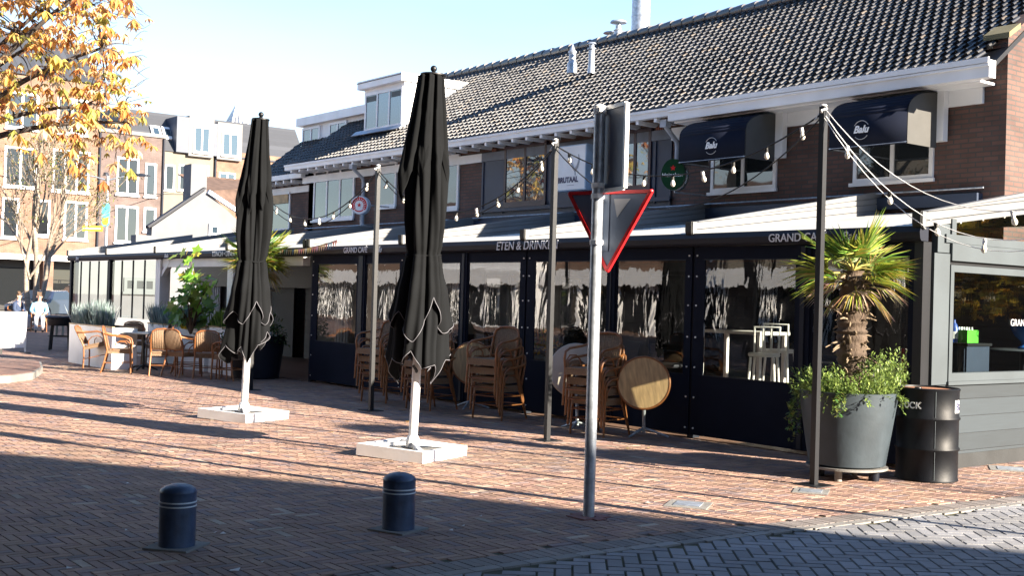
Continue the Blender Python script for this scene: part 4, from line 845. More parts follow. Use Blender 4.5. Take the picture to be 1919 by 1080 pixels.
def palm(name,lab,loc,h0,h1,R,seed,tr=.1):
    rd=random.Random(seed); t=thing(name,lab,'palm',(loc[0],loc[1],h0)); H=h1-h0
    b=MB(); prof=[]
    for k in range(46): z=H*k/45; prof.append((tr*(1.0+.25*math.sin(PI*min(1,z/H))-.1*z/H)*(1+.09*math.sin(k*2.4)+rd.uniform(-.06,.06)),z))
    b.lathe(prof,22); tk=b.build('trunk',M['bark'],t,70)
    b=MB()
    for k in range(130): # old leaf bases and fibre tufts
        a=rd.random()*6.28; z=rd.uniform(.05,H); d=Vector((math.cos(a),math.sin(a),rd.uniform(-.5,.9))); p=Vector((math.cos(a)*tr*1.05,math.sin(a)*tr*1.05,z)); l=rd.uniform(.05,.2) if rd.random()<.45 else .07
        b.tube([p,p+d.normalized()*l*.5,p+d.normalized()*l+Vector((0,0,-.02))],[.012,.009,.004],5)
    b.build('leaf_stubs',pm('palm_stub',(.2,.15,.1),.85,0,.4,9,.3,30) if 'stub' not in M else M['stub'],tk,60)
    fr=MB(); pt=MB(); o=Vector((0,0,H))
    for k in range(9): a=k*2.4+rd.uniform(-.3,.3); e=rd.uniform(.05,.85) if k else 1.0; fan(fr,pt,o,(math.cos(a)*math.cos(e),math.sin(a)*math.cos(e),math.sin(e)),R*rd.uniform(.9,1.1),GR if k%3 else GR+YL,28,R_(165),0,rd)
    for k in range(10): a=k*2.1+rd.uniform(-.3,.3); e=rd.uniform(-.25,.4); fan(fr,pt,o-Vector((0,0,.06)),(math.cos(a)*math.cos(e),math.sin(a)*math.cos(e),math.sin(e)),R*rd.uniform(.85,1.1),GR+YL+YL,24,R_(130),.3,rd)
    fr.build('green_fronds',M['frond'],t)
    fr=MB()
    for k in range(7): a=k*.9+rd.uniform(-.3,.3); e=rd.uniform(-.8,-.1); fan(fr,pt,o-Vector((0,0,.1)),(math.cos(a)*math.cos(e),math.sin(a)*math.cos(e),math.sin(e)),R*rd.uniform(.62,.8),DD+YL[:1],20,R_(100),.7,rd)
    fr.build('dry_fronds',M['frond'],t); pt.build('petioles',pm('petiole',(.35,.3,.08),.6),t,60)
    return t
def potshape(t,r0,r1,h,zb,mat):
    MB().lathe([(r0*.9,zb),(r0,zb+.015),(r0+(r1-r0)*.5,zb+h*.5),(r1,zb+h),(r1-.03,zb+h+.003),(r1-.035,zb+h-.09),(.001,zb+h-.095)],56).build('pot',mat,t,40)
g=G(1577,884); PX_,PY_=-6.93,9.56
t=thing('palm_pot','large tapered grey pot on a low trolley at the right corner','plant pot',(PX_,PY_,0)); potshape(t,.355,.46,.70,.13,M['pot'])
MB().lathe([(.36,.1),(.38,.105),(.38,.125),(.0015,.128)],44).build('trolley',M['concrete'],t,40)
for k in range(4): q=R_(-70+k*90); MB().tube([(.26*math.cos(q),.26*math.sin(q),0),(.26*math.cos(q),.26*math.sin(q),.1)],.05 if k%2 else .035,12).build('caster',M['anthr'] if k%2 else M['concrete'],t,60)
MB().lathe([(.415,.74),(.3,.765),(.001,.78)],40).build('soil',M['soil'],t,60)
p=PY(1600,512,PY_); palm('potted_palm','fan palm with green crown and dry hanging fronds in the big grey pot',(PX_+.02,PY_,0),.74,p.z+.02,.48,4,.112)
def bushy(b,c,rx,ry,rz,n,cols,l,w,rd,upb=.4,core=.35):
    for _ in range(n):
        a=rd.random()*6.283; cz=rd.uniform(-.3,1); rr=rd.uniform(core,1)**.5; s_=math.sqrt(max(0,1-cz*cz)); d=Vector((math.cos(a)*s_,math.sin(a)*s_,cz))
        lump=1+.22*math.sin(a*3+cz*4)+.14*math.sin(a*7+cz*9)
        p=Vector(c)+Vector((d.x*rx,d.y*ry,d.z*rz))*rr*lump
        k=rd.uniform(.7,1.25); q=rd.choice(cols); b.cc=tuple(v*k for v in q)
        dd=(d*.6+Vector((rd.gauss(0,.5),rd.gauss(0,.5),rd.gauss(upb,.5)))); leafquad(b,p,dd,w*rd.uniform(.7,1.2),l*rd.uniform(.7,1.3),.004)
JG=[(.13,.20,.045),(.20,.29,.07),(.29,.38,.10),(.09,.14,.04)]
rd=random.Random(2); t=thing('juniper_shrub','bright green spreading juniper around the palm trunk in the big grey pot','shrub',(PX_,PY_,.8))
b=MB()
for k in range(520):
    a=rd.random()*6.283; r=.40*math.sqrt(rd.random()); out=r/.4; hgt=rd.uniform(.02,.2)+.17*max(0,math.cos(a-R_(20)))+.07*math.sin(a*4+1)+.05*math.sin(a*9)
    p=Vector((math.cos(a)*r,math.sin(a)*r,-.04)); tip=p+Vector((math.cos(a)*out*.15,math.sin(a)*out*.15,hgt+.04)); 
    if rd.random()<.07: p=Vector((math.cos(a)*.43,math.sin(a)*.43,.04)); tip=p+Vector((math.cos(a)*.1,math.sin(a)*.1,-rd.uniform(.05,.2)))
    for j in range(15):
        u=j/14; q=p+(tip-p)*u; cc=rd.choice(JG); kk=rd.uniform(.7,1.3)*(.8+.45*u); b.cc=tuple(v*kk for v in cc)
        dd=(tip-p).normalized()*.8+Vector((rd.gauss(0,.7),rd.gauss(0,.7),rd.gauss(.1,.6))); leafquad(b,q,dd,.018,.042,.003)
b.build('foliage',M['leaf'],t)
b=MB()
for (a0,L_) in ((R_(200),.55),(R_(215),.42),(R_(188),.5),(R_(228),.3),(R_(-62),.22)):
    p=Vector((math.cos(a0)*.44,math.sin(a0)*.44,.05)); 
    for j in range(60):
        u=j/60; q=p+Vector((math.cos(a0)*.1*math.sin(u*2)+rd.gauss(0,.02),math.sin(a0)*.1*math.sin(u*2)+rd.gauss(0,.02),-L_*u)); cc=rd.choice(JG+[(.07,.15,.05)]); b.cc=tuple(v*rd.uniform(.7,1.2) for v in cc); leafquad(b,q,(rd.gauss(0,1),rd.gauss(0,1),rd.gauss(-.4,.6)),.03,.05,.003)
b.build('trailing_ivy',M['leaf'],t)
# oil drum
g=G(1735,900); t=thing('oil_drum','black steel oil drum with rusty lid and white lettering at the terrace corner','barrel',(-6.52,10.25,0)); r=.285
MB().lathe([(r-.01,0),(r+.006,.005),(r+.006,.02),(r,.03),(r,.285),(r+.013,.30),(r+.013,.31),(r,.325),(r,.575),(r+.013,.59),(r+.013,.60),(r,.615),(r,.85),(r+.006,.86),(r+.008,.875),(r-.004,.882),(r-.008,.865)],64,cap=False).build('body',M['drum'],t,50)
MB().lathe([(r-.009,.864),(r-.04,.862),(.001,.866)],48,cap=False).build('lid',M['rust'],t,50); MB().lathe([(.032,.862),(.036,.872),(.03,.885),(.001,.887)],16,(.0,-.17,0)).build('bung',M['black'],t,50)
cd=math.atan2(-g.y,-g.x)
b=MB(); q=cd+R_(14); b.bar((math.cos(q)*(r+.001),math.sin(q)*(r+.001),.02),(math.cos(q)*(r+.001),math.sin(q)*(r+.001),.86),.006,.005); b.build('weld_seam',M['lgrey'],t)
def curved(body,size,q0,z,mat):
    adv=0
    for chh in body:
        q=q0+adv/r; o=(math.cos(q)*(r+.0015),math.sin(q)*(r+.0015),z); txt(chh,size,o,(-math.sin(q),math.cos(q),0),ZU,mat,t,False,.0012,bold=.002); adv+=size*(.72 if chh in 'BCOKAR' else .55)
curved('ROCK',.085,cd-R_(60),.69,M['lwhite'])
b=MB(); n=6
for k in range(n):
    q0=cd+R_(58)+k*.055; q1=q0+.055; rr=r+.002
    b.quad((rr*math.cos(q0),rr*math.sin(q0),.655),(rr*math.cos(q1),rr*math.sin(q1),.655),(rr*math.cos(q1),rr*math.sin(q1),.775),(rr*math.cos(q0),rr*math.sin(q0),.775))
b.build('label_panel',M['lwhite'],t)
r+=.003; curved('B',.1,cd+R_(61),.68,M['lnavy']); r-=.003
# small planter with shrub and red and white flag behind the corner post
p=PY(1700,720,11.2); t=thing('window_planter','low planter with yellow green shrub behind the corner screen','planter',(p.x,11.15,0)); MB().prism([(-.22,-.2,.012),(.22,-.2,.012),(.22,.2,.012),(-.22,.2,.012)],(0,0,.55)).build('box',M['wood'],t)
b=MB(); bushy(b,(0,0,.75),.26,.2,.3,500,[(.2,.26,.05),(.3,.3,.07),(.12,.16,.04)],.05,.03,rd); b.build('foliage',M['leaf'],t)
t=thing('paper_flag','small red and white paper flag stuck in the shrub behind the corner screen','flag',(p.x+.05,11.0,.85)); MB().tube([(0,0,0),(0,0,.36)],.006,6).build('stick',M['white'],t,60); MB().box(.006,.05,-.004,.004,.18,.36).build('red_cloth',M['red'],t); MB().prism([(.051,-.004,.18),(.15,-.004,.14),(.1,-.004,.34),(.051,-.004,.36)],(0,.008,0)).build('white_cloth',M['white'],t)
# second palm in a dark tub
PX2=Vector((-20.6,10.15,0)); t=thing('palm_pot','dark round tub with ivy behind the farther parasol','plant pot',PX2); potshape(t,.42,.52,.8,.0,M['anthr'])
MB().lathe([(.47,.71),(.3,.74),(.001,.75)],30).build('soil',M['soil'],t,60)
palm('potted_palm','small sunlit fan palm behind the farther parasol',PX2,.74,2.2,.62,9,.12)
t=thing('ivy_clump','dark green ivy and shrubs filling the dark tub behind the farther parasol','shrub',(PX2.x,PX2.y,.8)); b=MB(); bushy(b,(0,-.05,.0),.6,.55,.4,1500,[(.03,.06,.02),(.05,.09,.03),(.08,.13,.03)],.08,.05,random.Random(5),-.1); b.build('foliage',M['leaf'],t)
# left planters
def planter(lab,x0,x1,y0,y1,h,mat,nm='planter_box'):
    t=thing(nm,lab,'planter',((x0+x1)/2,(y0+y1)/2,0),group='white planters of the open terrace'); w=(x1-x0)/2; d=(y1-y0)/2
    b=MB(); b.box(-w,w,-d,-d+.03,0,h); b.box(-w,w,d-.03,d,0,h); b.box(-w,-w+.03,-d+.03,d-.03,0,h); b.box(w-.03,w,-d+.03,d-.03,0,h); b.build('box',mat,t); MB().box(-w+.031,w-.031,-d+.031,d-.031,h-.1,h-.05).build('soil',M['soil'],t)
    b=MB(); b.box(-w-.01,w+.01,-d-.012,-d+.04,h+.001,h+.025); b.box(-w-.01,w+.01,d-.04,d+.012,h+.001,h+.025); b.build('rim',M['wood'],t); return t
x,y=at(128,679)
planter('white planter at the left end of the open terrace, under the lavender',x,x+2.6,y,y+.5,.82,M['white'])
planter('long white planter behind the left cane chairs',-25.4,-22.4,9.9,10.4,.86,M['white']); planter('white planter beside the fig tree and white post',-22.2,-20.3,9.9,10.4,.9,M['white'])
LV=[(.20,.28,.27),(.26,.33,.32),(.14,.22,.20),(.31,.36,.38)]
def grassy(name,lab,cx,cy,z,lx,ly,n,cols,h,rd,cat='shrub',w=.012):
    t=thing(name,lab,cat,(cx,cy,z)); b=MB()
    for _ in range(n):
        p=Vector((rd.uniform(-lx,lx),rd.uniform(-ly,ly),0)); hh=h*rd.uniform(.6,1.15)*(1+.2*math.sin(p.x*5)); lean=Vector((rd.gauss(0,.16)+p.x/lx*.1,rd.gauss(0,.16)-.08,1)).normalized()*hh; k=rd.uniform(.7,1.3); q=rd.choice(cols); b.cc=tuple(v*k for v in q)
        sx=Vector((rd.gauss(0,1),rd.gauss(0,1),0)).normalized()*w
        b.add([p-sx*.5,p+sx*.5,p+lean*.6+sx,p+lean+Vector((0,0,0)),p+lean*.6-sx],[(0,1,2,3,4)])
    b.build('foliage',M['leaf'],t); return t
grassy('lavender_bush','left grey green lavender clump in the white end planter',x+.75,y+.25,.75,.72,.2,1500,LV,.5,random.Random(1)); grassy('lavender_bush','right grey green lavender clump before the glass screen',-24.35,10.1,.78,.9,.2,1500,LV,.46,random.Random(2))
grassy('rosemary_bush','bright green upright herb beside the white post',-22.0,10.1,.82,.16,.15,420,[(.16,.30,.05),(.22,.34,.06),(.1,.2,.04)],.42,random.Random(3))
grassy('flower_clump','small yellow flowers at the rim of the white planter',-23.2,9.85,.82,.16,.05,60,[(.75,.55,.03),(.8,.6,.05),(.2,.3,.05)],.13,random.Random(4),'flowers',.03)
# fig tree in the planter
p=Vector((-22.75,9.75,0)); t=thing('fig_tree','young fig tree with big light green leaves beside the white terrace posts','tree',(p.x,p.y,.8)); rd=random.Random(8); tk=MB(); lf=MB()
for k in range(9):
    a=rd.random()*6.28; L_=rd.uniform(.35,.8); top=Vector((math.cos(a)*L_*.85,math.sin(a)*L_*.5,rd.uniform(.35,.85))); 
    if k==0: top=Vector((-.1,0,1.55))
    if k==1: top=Vector((.75,0,.95))
    if k==2: top=Vector((-.7,-.1,.5))
    if k==3: top=Vector((.35,-.1,1.05))
    tk.tube([(0,0,-.05),top*.45+Vector((0,0,.08)),top],[.03,.018,.008],6)
    for j in range(30 if k<4 else 13):
        u=rd.uniform(.62,1.06); q=top*u+Vector((rd.gauss(0,.14),rd.gauss(0,.12),rd.gauss(0,.12))); cc=rd.choice([(.20,.36,.05),(.28,.42,.07),(.12,.26,.04)]) if k<4 else rd.choice([(.08,.17,.03),(.12,.24,.04)]); cc=(.5,.5,.08) if k==0 and rd.random()<.5 else cc
        lf.cc=tuple(v*rd.uniform(.8,1.2) for v in cc); r_=rd.uniform(.08,.15); n_=Vector((rd.gauss(0,.5),rd.gauss(-.7,.4),rd.gauss(.6,.4))).normalized(); a_=n_.orthogonal().normalized(); b_=n_.cross(a_); o=rd.random()*6
        lf.add([q+(a_*math.cos(o+m*PI/5)+b_*math.sin(o+m*PI/5))*r_*(1 if m%2==0 else .55) for m in range(10)],[tuple(range(10))])
tk.build('trunk',M['bark'],t,60); lf.build('crown',M['leaf'],t)
# sunlit shrubs and things inside
t=thing('white_box','white square column standing by the fig tree','column',(-21.9,10.2,0)); MB().prism([(-.1,-.1,0),(.1,-.1,0),(.1,.1,0),(-.1,.1,0)],(0,0,1.2)).build('shaft',M['white'],t); MB().box(-.12,.12,-.12,.12,1.201,1.23).build('cap',M['white'],t)
# interior furniture seen through the clear screens
def bar_table(px,py,Y,lab):
    p=PY(px,py,Y); t=thing('bar_table',lab,'table',(p.x,p.y,.012)); h=p.z-.012; b=MB(); b.prism([(-.55,-.3,h-.04),(.55,-.3,h-.04),(.55,.3,h-.04),(-.55,.3,h-.04)],(0,0,.04)); b.build('tabletop',M['white'],t); b=MB()
    for i in (-1,1):
        for j in (-1,1): MB().box(i*.5-.025,i*.5+.025,j*.25-.025,j*.25+.025,0,h-.041).build('leg',M['white'],t)
    return t
bar_table(1392,620,12.3,'white high table inside, behind the clear screen left of the palm')
def stool(px,py,Y,lab,rz):
    p=PY(px,py,Y); t=thing('bar_stool',lab,'stool',(p.x,p.y,.012),rz,group='white stools inside the terrace'); h=p.z-.012
    MB().lathe([(.001,h-.05),(.19,h-.045),(.2,h-.02),(.19,h),(.001,h)],24).build('seat',M['white'],t,40)
    for i in (-1,1):
        for j in (-1,1): MB().tube([(i*.2,j*.2,0),(i*.14,j*.14,h-.05)],.018,8).build('leg',M['white'],t,60)
    b=MB(); b.tube([(-.16,-.16,.3),(.16,-.16,.3),(.16,.16,.3),(-.16,.16,.3),(-.16,-.16,.3)],.012,6); b.build('foot_ring',M['white'],t,60); b=MB()
    b.tube([(-.15,.15,h-.05),(-.16,.18,h+.32),(.16,.18,h+.32),(.15,.15,h-.05)],.016,8); b.tube([(-.05,.18,h),(-.05,.18,h+.32)],.012,6); b.tube([(.05,.18,h),(.05,.18,h+.32)],.012,6); b.build('backrest',M['white'],t,60)
stool(1432,662,11.7,'white bar stool left of the palm, nearer to the screen divider',R_(30)); stool(1462,655,12.2,'white bar stool behind the pale pole and palm fronds',R_(200))
# low tables and dark chairs inside for depth
for i,(x,y,l) in enumerate([(-12.2,12.2,'dark low table inside, behind the sign post'),(-15.4,12.2,'dark low table inside, behind the chair stack'),(-8.0,12.9,'dark low table inside the end window')]):
    t=thing('lounge_table',l,'table',(x,y,.012)); MB().lathe([(.001,.70),(.43,.70),(.45,.72),(.44,.745),(.001,.746)],30).build('tabletop',M['dark_top'],t,40); MB().lathe([(.25,0),(.25,.02),(.04,.04),(.035,.7)],20).build('column',M['black'],t,40)
for i,(x,y,l) in enumerate([(-12.3,11.4,'dark padded chair inside, behind the sign post'),(-15.2,11.3,'dark padded chair inside, behind the chair stack')]):
    t=thing('padded_chair',l,'chair',(x,y,.012)); b=MB(); b.prism([(-.27,-.27,.3),(.27,-.27,.3),(.27,.25,.3),(-.27,.25,.3)],(0,0,.16)); b.build('seat',M['navyfab'],t); b=MB(); b.prism([(-.27,-.36,.42),(.27,-.36,.42),(.27,-.271,.42),(-.27,-.271,.42)],(0,0,.62)); b.build('backrest',M['navyfab'],t)
    for i in (-1,1):
        for j in (-1,1): MB().tube([(i*.23,j*.22,0),(i*.23,j*.22,.3)],.018,8).build('leg',M['black'],t,60)
t=thing('flower_bowl','orange and yellow flowers in a bowl inside, above the chair stack','flowers',(-13.9,11.5,.0)); MB().lathe([(.18,.012),(.16,.7),(.2,.78),(.001,.79)],20).build('stand',M['anthr'],t,50); b=MB(); bushy(b,(0,0,.9),.3,.3,.22,380,[(.55,.22,.03),(.5,.35,.05),(.2,.25,.04)],.07,.05,rd); b.build('blooms',M['leaf'],t)
# items in the end window
def inwin(px,py,X): return PX(px,py,X)
p=inwin(1918,655,-7.5); t=thing('serving_table','round pale rimmed table behind the end window','table',(p.x,p.y,.012)); h=p.z-.012; MB().lathe([(.001,h-.03),(.42,h-.03),(.44,h-.015),(.42,h),(.001,h+.001)],36).build('tabletop',M['lgrey'],t,40); MB().tube([(0,0,0),(0,0,h-.03)],.04,12).build('column',M['black'],t,60); MB().lathe([(.25,0),(.24,.02),(.03,.04)],24).build('foot',M['black'],t,40)
v=thing('blue_vase','blue footed bowl on the round table behind the end window','vase',(p.x,p.y+.02,p.z+.002)); MB().lathe([(.075,0),(.08,.02),(.035,.05),(.04,.09),(.12,.16),(.16,.24),(.17,.32),(.16,.32),(.12,.2),(.001,.14)],30).build('bowl',M['vase'],v,60)
p=inwin(1806,632,-7.25); t=thing('bottle_crate','small green plastic crate on a dark cabinet behind the end window','crate',(p.x,p.y,p.z-.06)); b=MB(); 
b.box(-.11,.11,-.11,-.1,0,.14); b.box(-.11,.11,.1,.11,0,.14); b.box(-.11,-.1,-.1,.1,0,.14); b.box(.1,.11,-.1,.1,0,.14); b.box(-.1,.1,-.1,.1,.001,.012); b.build('box',M['crateg'],t); b=MB()
for k in range(3):
    for j in range(3): b.lathe([(.02,.013),(.02,.12),(.01,.15),(.01,.17)],8,(-.06+.06*k,-.06+.06*j,0))
b.build('bottles',M['white'],t,60)
q=inwin(1788,612,-7.3); t2=thing('water_bottle','blue and white plastic bottle beside the green crate behind the end window','bottle',(q.x,q.y,p.z-.06)); MB().lathe([(.05,0),(.05,.15),(.03,.2),(.015,.22),(.015,.25),(.001,.251)],16).build('body',M['bluep'],t2,50); MB().lathe([(.0515,.04),(.0515,.12)],16,cap=False).build('wrap',M['white'],t2)
t=thing('side_cabinet','dark blue cabinet carrying the green crate behind the end window','cabinet',((p.x+q.x)/2,(p.y+q.y)/2,.012)); hh=p.z-.073; MB().prism([(-.22,-.2,0),(.22,-.2,0),(.22,.25,0),(-.22,.25,0)],(0,0,hh-.03)).build('carcass',M['navy'],t); MB().box(-.24,.24,-.22,.27,hh-.029,hh).build('worktop',M['black'],t); MB().box(-.2,.2,-.215,-.201,.05,hh-.06).build('door',M['navy'],t)
# ---------------------------------------------------------------- people far left
def skinmesh(name,nodes,edges,mat,parent,sub=2):
    bm=bmesh.new(); ly=bm.verts.layers.skin.verify(); vs=[]
    for i,(p,r) in enumerate(nodes):
        v=bm.verts.new(p); q=r if hasattr(r,'__len__') else (r,r); v[ly].radius=q; v[ly].use_root=(i==0); vs.append(v)
    for a,c in edges: bm.edges.new((vs[a],vs[c]))
    me=bpy.data.meshes.new(name); bm.to_mesh(me); bm.free(); me.materials.append(mat); o=link(name,me,parent)
    o.modifiers.new('skin','SKIN').use_smooth_shade=True; m=o.modifiers.new('sub','SUBSURF'); m.levels=m.render_levels=sub; return o
def person(lab,loc,rz,jm,lean=0.,seed=1):
    t=thing('person',lab,'person',loc,rz)          # seated, facing -Y
    n=[((0,.02,.50),(.15,.12)),((0,.03,.68),(.145,.11)),((0,.02,.9),(.17,.11)),((0,.01,1.04),(.1,.075)),((0,-.01,1.11),.052),((0,-.02,1.2),(.075,.088)),((0,-.02,1.29),(.08,.095))]
    e=[(0,1),(1,2),(2,3),(3,4),(4,5),(5,6)]
    for s in (-1,1):
        i=len(n); n+=[((s*.09,-.06,.5),(.095,.085)),((s*.11,-.43,.51),.068),((s*.11,-.46,.27),.055),((s*.11,-.44,.09),.042),((s*.11,-.5,.04),.038),((s*.12,-.6,.03),.032)]; e+=[(0,i)]+[(i+k,i+k+1) for k in range(5)]
        i=len(n); n+=[((s*.19,.01,.98),.062),((s*.25,-.02,.74),.048),((s*.16,-.22,.62),.038),((s*.11,-.30,.60),.026)]; e+=[(2,i),(i,i+1),(i+1,i+2),(i+2,i+3)]
        h=i+3
        for k in range(5):
            a=-.6+.28*k if k<4 else 1.1; a*=s; L_=(.07,.08,.075,.06,.05)[k]; d=Vector((math.sin(-a)*1.0,-math.cos(a),-.25)).normalized(); j=len(n); n+=[(tuple(Vector(n[h][0])+d*.035),.011),(tuple(Vector(n[h][0])+d*L_+Vector((0,0,-.015))),.008)]; e+=[(h,j),(j,j+1)]
    skinmesh('body',n,e,M['skin'],t)
    b=MB(); b.sphere((0,-.115,1.235),.018,8,6,1.4)
    for s in (-1,1): b.sphere((s*.088,-.015,1.23),.02,8,6,1.5)
    b.build('nose_and_ears',M['skin'],t,180)
    b=MB()
    for s in (-1,1): b.sphere((s*.03,-.107,1.262),.011,8,6)
    b.build('eyes',M['black'],t,180)
    jn=[((0,.03,.52),(.175,.14)),((0,.04,.7),(.17,.13)),((0,.03,.92),(.2,.125)),((0,.02,1.05),(.10,.085)),((0,.01,1.1),.065)]; je=[(0,1),(1,2),(2,3),(3,4)]
    for s in (-1,1): i=len(jn); jn+=[((s*.2,.01,.98),.08),((s*.27,-.02,.73),.066),((s*.18,-.19,.635),.055)]; je+=[(2,i),(i,i+1),(i+1,i+2)]
    skinmesh('jacket',jn,je,jm,t)
    tn=[((0,.02,.47),(.16,.12)),((0,-.0,.5),(.14,.1))]; te=[(0,1)]
    for s in (-1,1): i=len(tn); tn+=[((s*.09,-.07,.5),.105),((s*.11,-.44,.515),.08),((s*.11,-.465,.27),.068),((s*.11,-.45,.1),.06)]; te+=[(1,i),(i,i+1),(i+1,i+2),(i+2,i+3)]
    skinmesh('trousers',tn,te,M['jeans'],t)
    for s in (-1,1): skinmesh('shoe',[((s*.11,-.43,.05),.05),((s*.11,-.52,.045),.048),((s*.12,-.63,.035),.038)],[(0,1),(1,2)],M['black'],t,1)
    hn=[((0,.035,1.305),(.078,.075)),((0,.055,1.23),(.074,.06)),((0,-.02,1.34),(.062,.045))]; skinmesh('hair',hn,[(0,1),(0,2)],M['hair'],t,2)
    return t
XG=face(1,-.25)
for (px,py,lab,jm,rz) in ((45,622,'person in a navy jacket and pale trousers sitting sideways on a chair at far left',M['jnavy'],face(1,-.2)),(84,624,'person in a light blue jacket sitting beside the birch trunks at far left',M['jblue'],face(.45,-1))):
    g=G(px-12,py-2); person(lab,(g.x,g.y,.0),rz,jm)
    c=chair(g.x,g.y,rz,'cane chair carrying the '+('person in the navy jacket' if jm==M['jnavy'] else 'person in the light blue jacket'),'cane chairs at far left')
g=G(118,640); t=thing('side_table','small pale table beside the seated people at far left','table',(g.x-3.5,g.y+1.3,0)); MB().box(-.35,.35,-.35,.35,.70,.74).build('tabletop',M['cream'],t)
for i in (-1,1):
    for j in (-1,1): MB().box(i*.3-.03,i*.3+.03,j*.3-.03,j*.3+.03,0,.699).build('leg',M['cream'],t)
g=G(112,656); t=thing('standing_table','dark round standing table with black legs before the white planter','table',(g.x,g.y,0)); MB().lathe([(.001,.80),(.36,.80),(.39,.84),(.36,.88),(.001,.881)],30).build('tabletop',M['dark_top'],t,40); MB().lathe([(.3,.62),(.33,.7),(.33,.79)],24).build('apron',M['black'],t,40)
for k in range(4): q=k*PI/2+.4; MB().tube([(.33*math.cos(q),.33*math.sin(q),0),(.26*math.cos(q),.26*math.sin(q),.8)],.03,8).build('leg',M['black'],t,60)
b=MB(); b.tube([(.3*math.cos(q),.3*math.sin(q),.35) for q in [2*PI*k/20 for k in range(21)]],.012,6,False); b.build('foot_ring',M['black'],t,60)
# white windbreak panel
a=G(47,672); c=G(-60,676); d=(c-a).normalized(); t=thing('banner_panel','plain white banner screen at the left picture edge','banner',(a.x,a.y,.118)); b=MB(); n=Vector((d.y,-d.x,0)); L_=(c-a).length
b.prism([Vector((0,0,.12)),d*L_+Vector((0,0,.12)),d*L_+Vector((0,0,.88)),Vector((0,0,.88))],n*.02); b.build('cloth',M['white'],t); b=MB(); b.tube([n*.01,n*.01+Vector((0,0,.92))],.02,8); b.tube([d*L_+n*.01,d*L_+n*.01+Vector((0,0,.92))],.02,8); b.tube([n*.01+Vector((0,0,.9)),d*L_+n*.01+Vector((0,0,.9))],.015,8); b.build('frame',M['whitem'],t,60); b=MB(); b.box(-.25,.25,-.05,.05,0,.02); b.box(d.x*L_*.6-.05,d.x*L_*.6+.05,d.y*L_*.6-.2,d.y*L_*.6+.2,0,.11); b.build('foot',M['bulbc'],t)
# ---------------------------------------------------------------- cars
def vehicle(name,lab,loc,rz,prof,W_,roofw,paint,wins,wheels,L_,extra=None):
    t=thing(name,lab,'van' if 'van' in name else 'car',loc,rz)   # side profile in x (front = +x) and z
    b=MB(); n=len(prof); V=[]
    zmx=max(z for x,z in prof)
    def wd(z): u=max(0,(z-.95)/(zmx-.95)); return W_/2*(1-(1-roofw)*u)
    for s in (-1,1):
        for x,z in prof: V.append((x,s*wd(z),z))
    fs=[tuple(range(n-1,-1,-1)),tuple(range(n,2*n))]+[(i,(i+1)%n,(i+1)%n+n,i+n) for i in range(n)]
    b.add(V,fs); o=b.build('body',paint,t,35); bv=o.modifiers.new('b','BEVEL'); bv.width=.06; bv.segments=3
    for nm,pts in wins:
        for s in (-1,1):
            g=MB(); g.prism([(x,s*(wd(z)+.003),z) for x,z in pts],(0,s*.008,0)); g.build(nm,M['glass'],t)
    for x in wheels:
        for s in (-1,1):
            w=MB(); w.tube([(x,s*(W_/2-.2),.32),(x,s*(W_/2+.012),.32)],.32,22); wo=w.build('wheel',M['tyre'],t,40); w=MB(); w.tube([(x,s*(W_/2+.013),.32),(x,s*(W_/2+.022),.32)],.2,14); w.build('rim',M['galv'],wo,40)
    return t,wd
vp=[(-2.1,.25),(2.0,.25),(2.12,.4),(2.1,.75),(1.9,.95),(1.05,1.1),(.45,1.72),(.2,1.82),(-1.95,1.84),(-2.1,1.7)]
g=G(110,594); t,wd=vehicle('parked_van','white van with roof rack parked beyond the open terrace',(g.x-1,g.y+1.6,0),math.atan2(-.93,.36),vp,1.78,.86,M['carwhite'],[('side_window',[(.85,1.12),(.42,1.6),(-.1,1.62),(-.1,1.1)])],[1.35,-1.3],4.2)
b=MB(); b.prism([(1.02,-.72,1.14),(1.02,.72,1.14),(.5,.64,1.68),(.5,-.64,1.68)],(.045,0,.04)); b.build('windscreen',M['glass'],t)
for s in (-1,1): MB().prism([(2.1,s*.55,.62),(2.1,s*.8,.62),(2.08,s*.8,.8),(2.08,s*.55,.76)],(.03,0,0)).build('headlight',M['lens'],t)
MB().box(2.1,2.13,-.45,.45,.45,.6).build('grille',M['black'],t); MB().box(2.131,2.137,-.26,.26,.36,.46).build('number_plate',M['yellow'],t)
b=MB()
for x in (-1.6,-.9,-.2): b.tube([(x,-.72,1.83),(x,-.72,1.98),(x,.72,1.98),(x,.72,1.83)],.025,6)
for s in (-.72,.72,-.3,.2): b.tube([(-1.8,s,2.0),(.1,s,2.0)],.022,6)
b.build('roof_rack',M['whitem'],t,60)
for s in (-1,1): MB().box(.75,.9,s*.93-.1,s*.93+.1,1.12,1.32).build('mirror',M['black'],t)
hp=[(-2.0,.25),(2.0,.25),(2.1,.5),(2.0,.78),(1.1,.92),(.4,1.4),(-1.2,1.45),(-1.9,1.0),(-2.05,.7)]
g=G(78,600); t,wd=vehicle('parked_car','dark blue car parked in front of the white van',(g.x,g.y,0),math.atan2(-.6,.7),hp,1.75,.8,M['carnavy'],[('side_window',[(.9,.98),(.38,1.35),(-1.1,1.38),(-1.5,1.02)])],[1.3,-1.3],4.1)
b=MB(); b.prism([(1.07,-.66,.97),(1.07,.66,.97),(.45,.6,1.38),(.45,-.6,1.38)],(.05,0,.04)); b.build('windscreen',M['glass'],t)
for s in (-1,1): MB().box(2.0,2.1,s*.7-.14,s*.7+.14,.6,.74).build('headlight',M['lens'],t); MB().box(-2.06,-1.98,s*.72-.12,s*.72+.12,.7,.86).build('tail_light',M['red'],t)
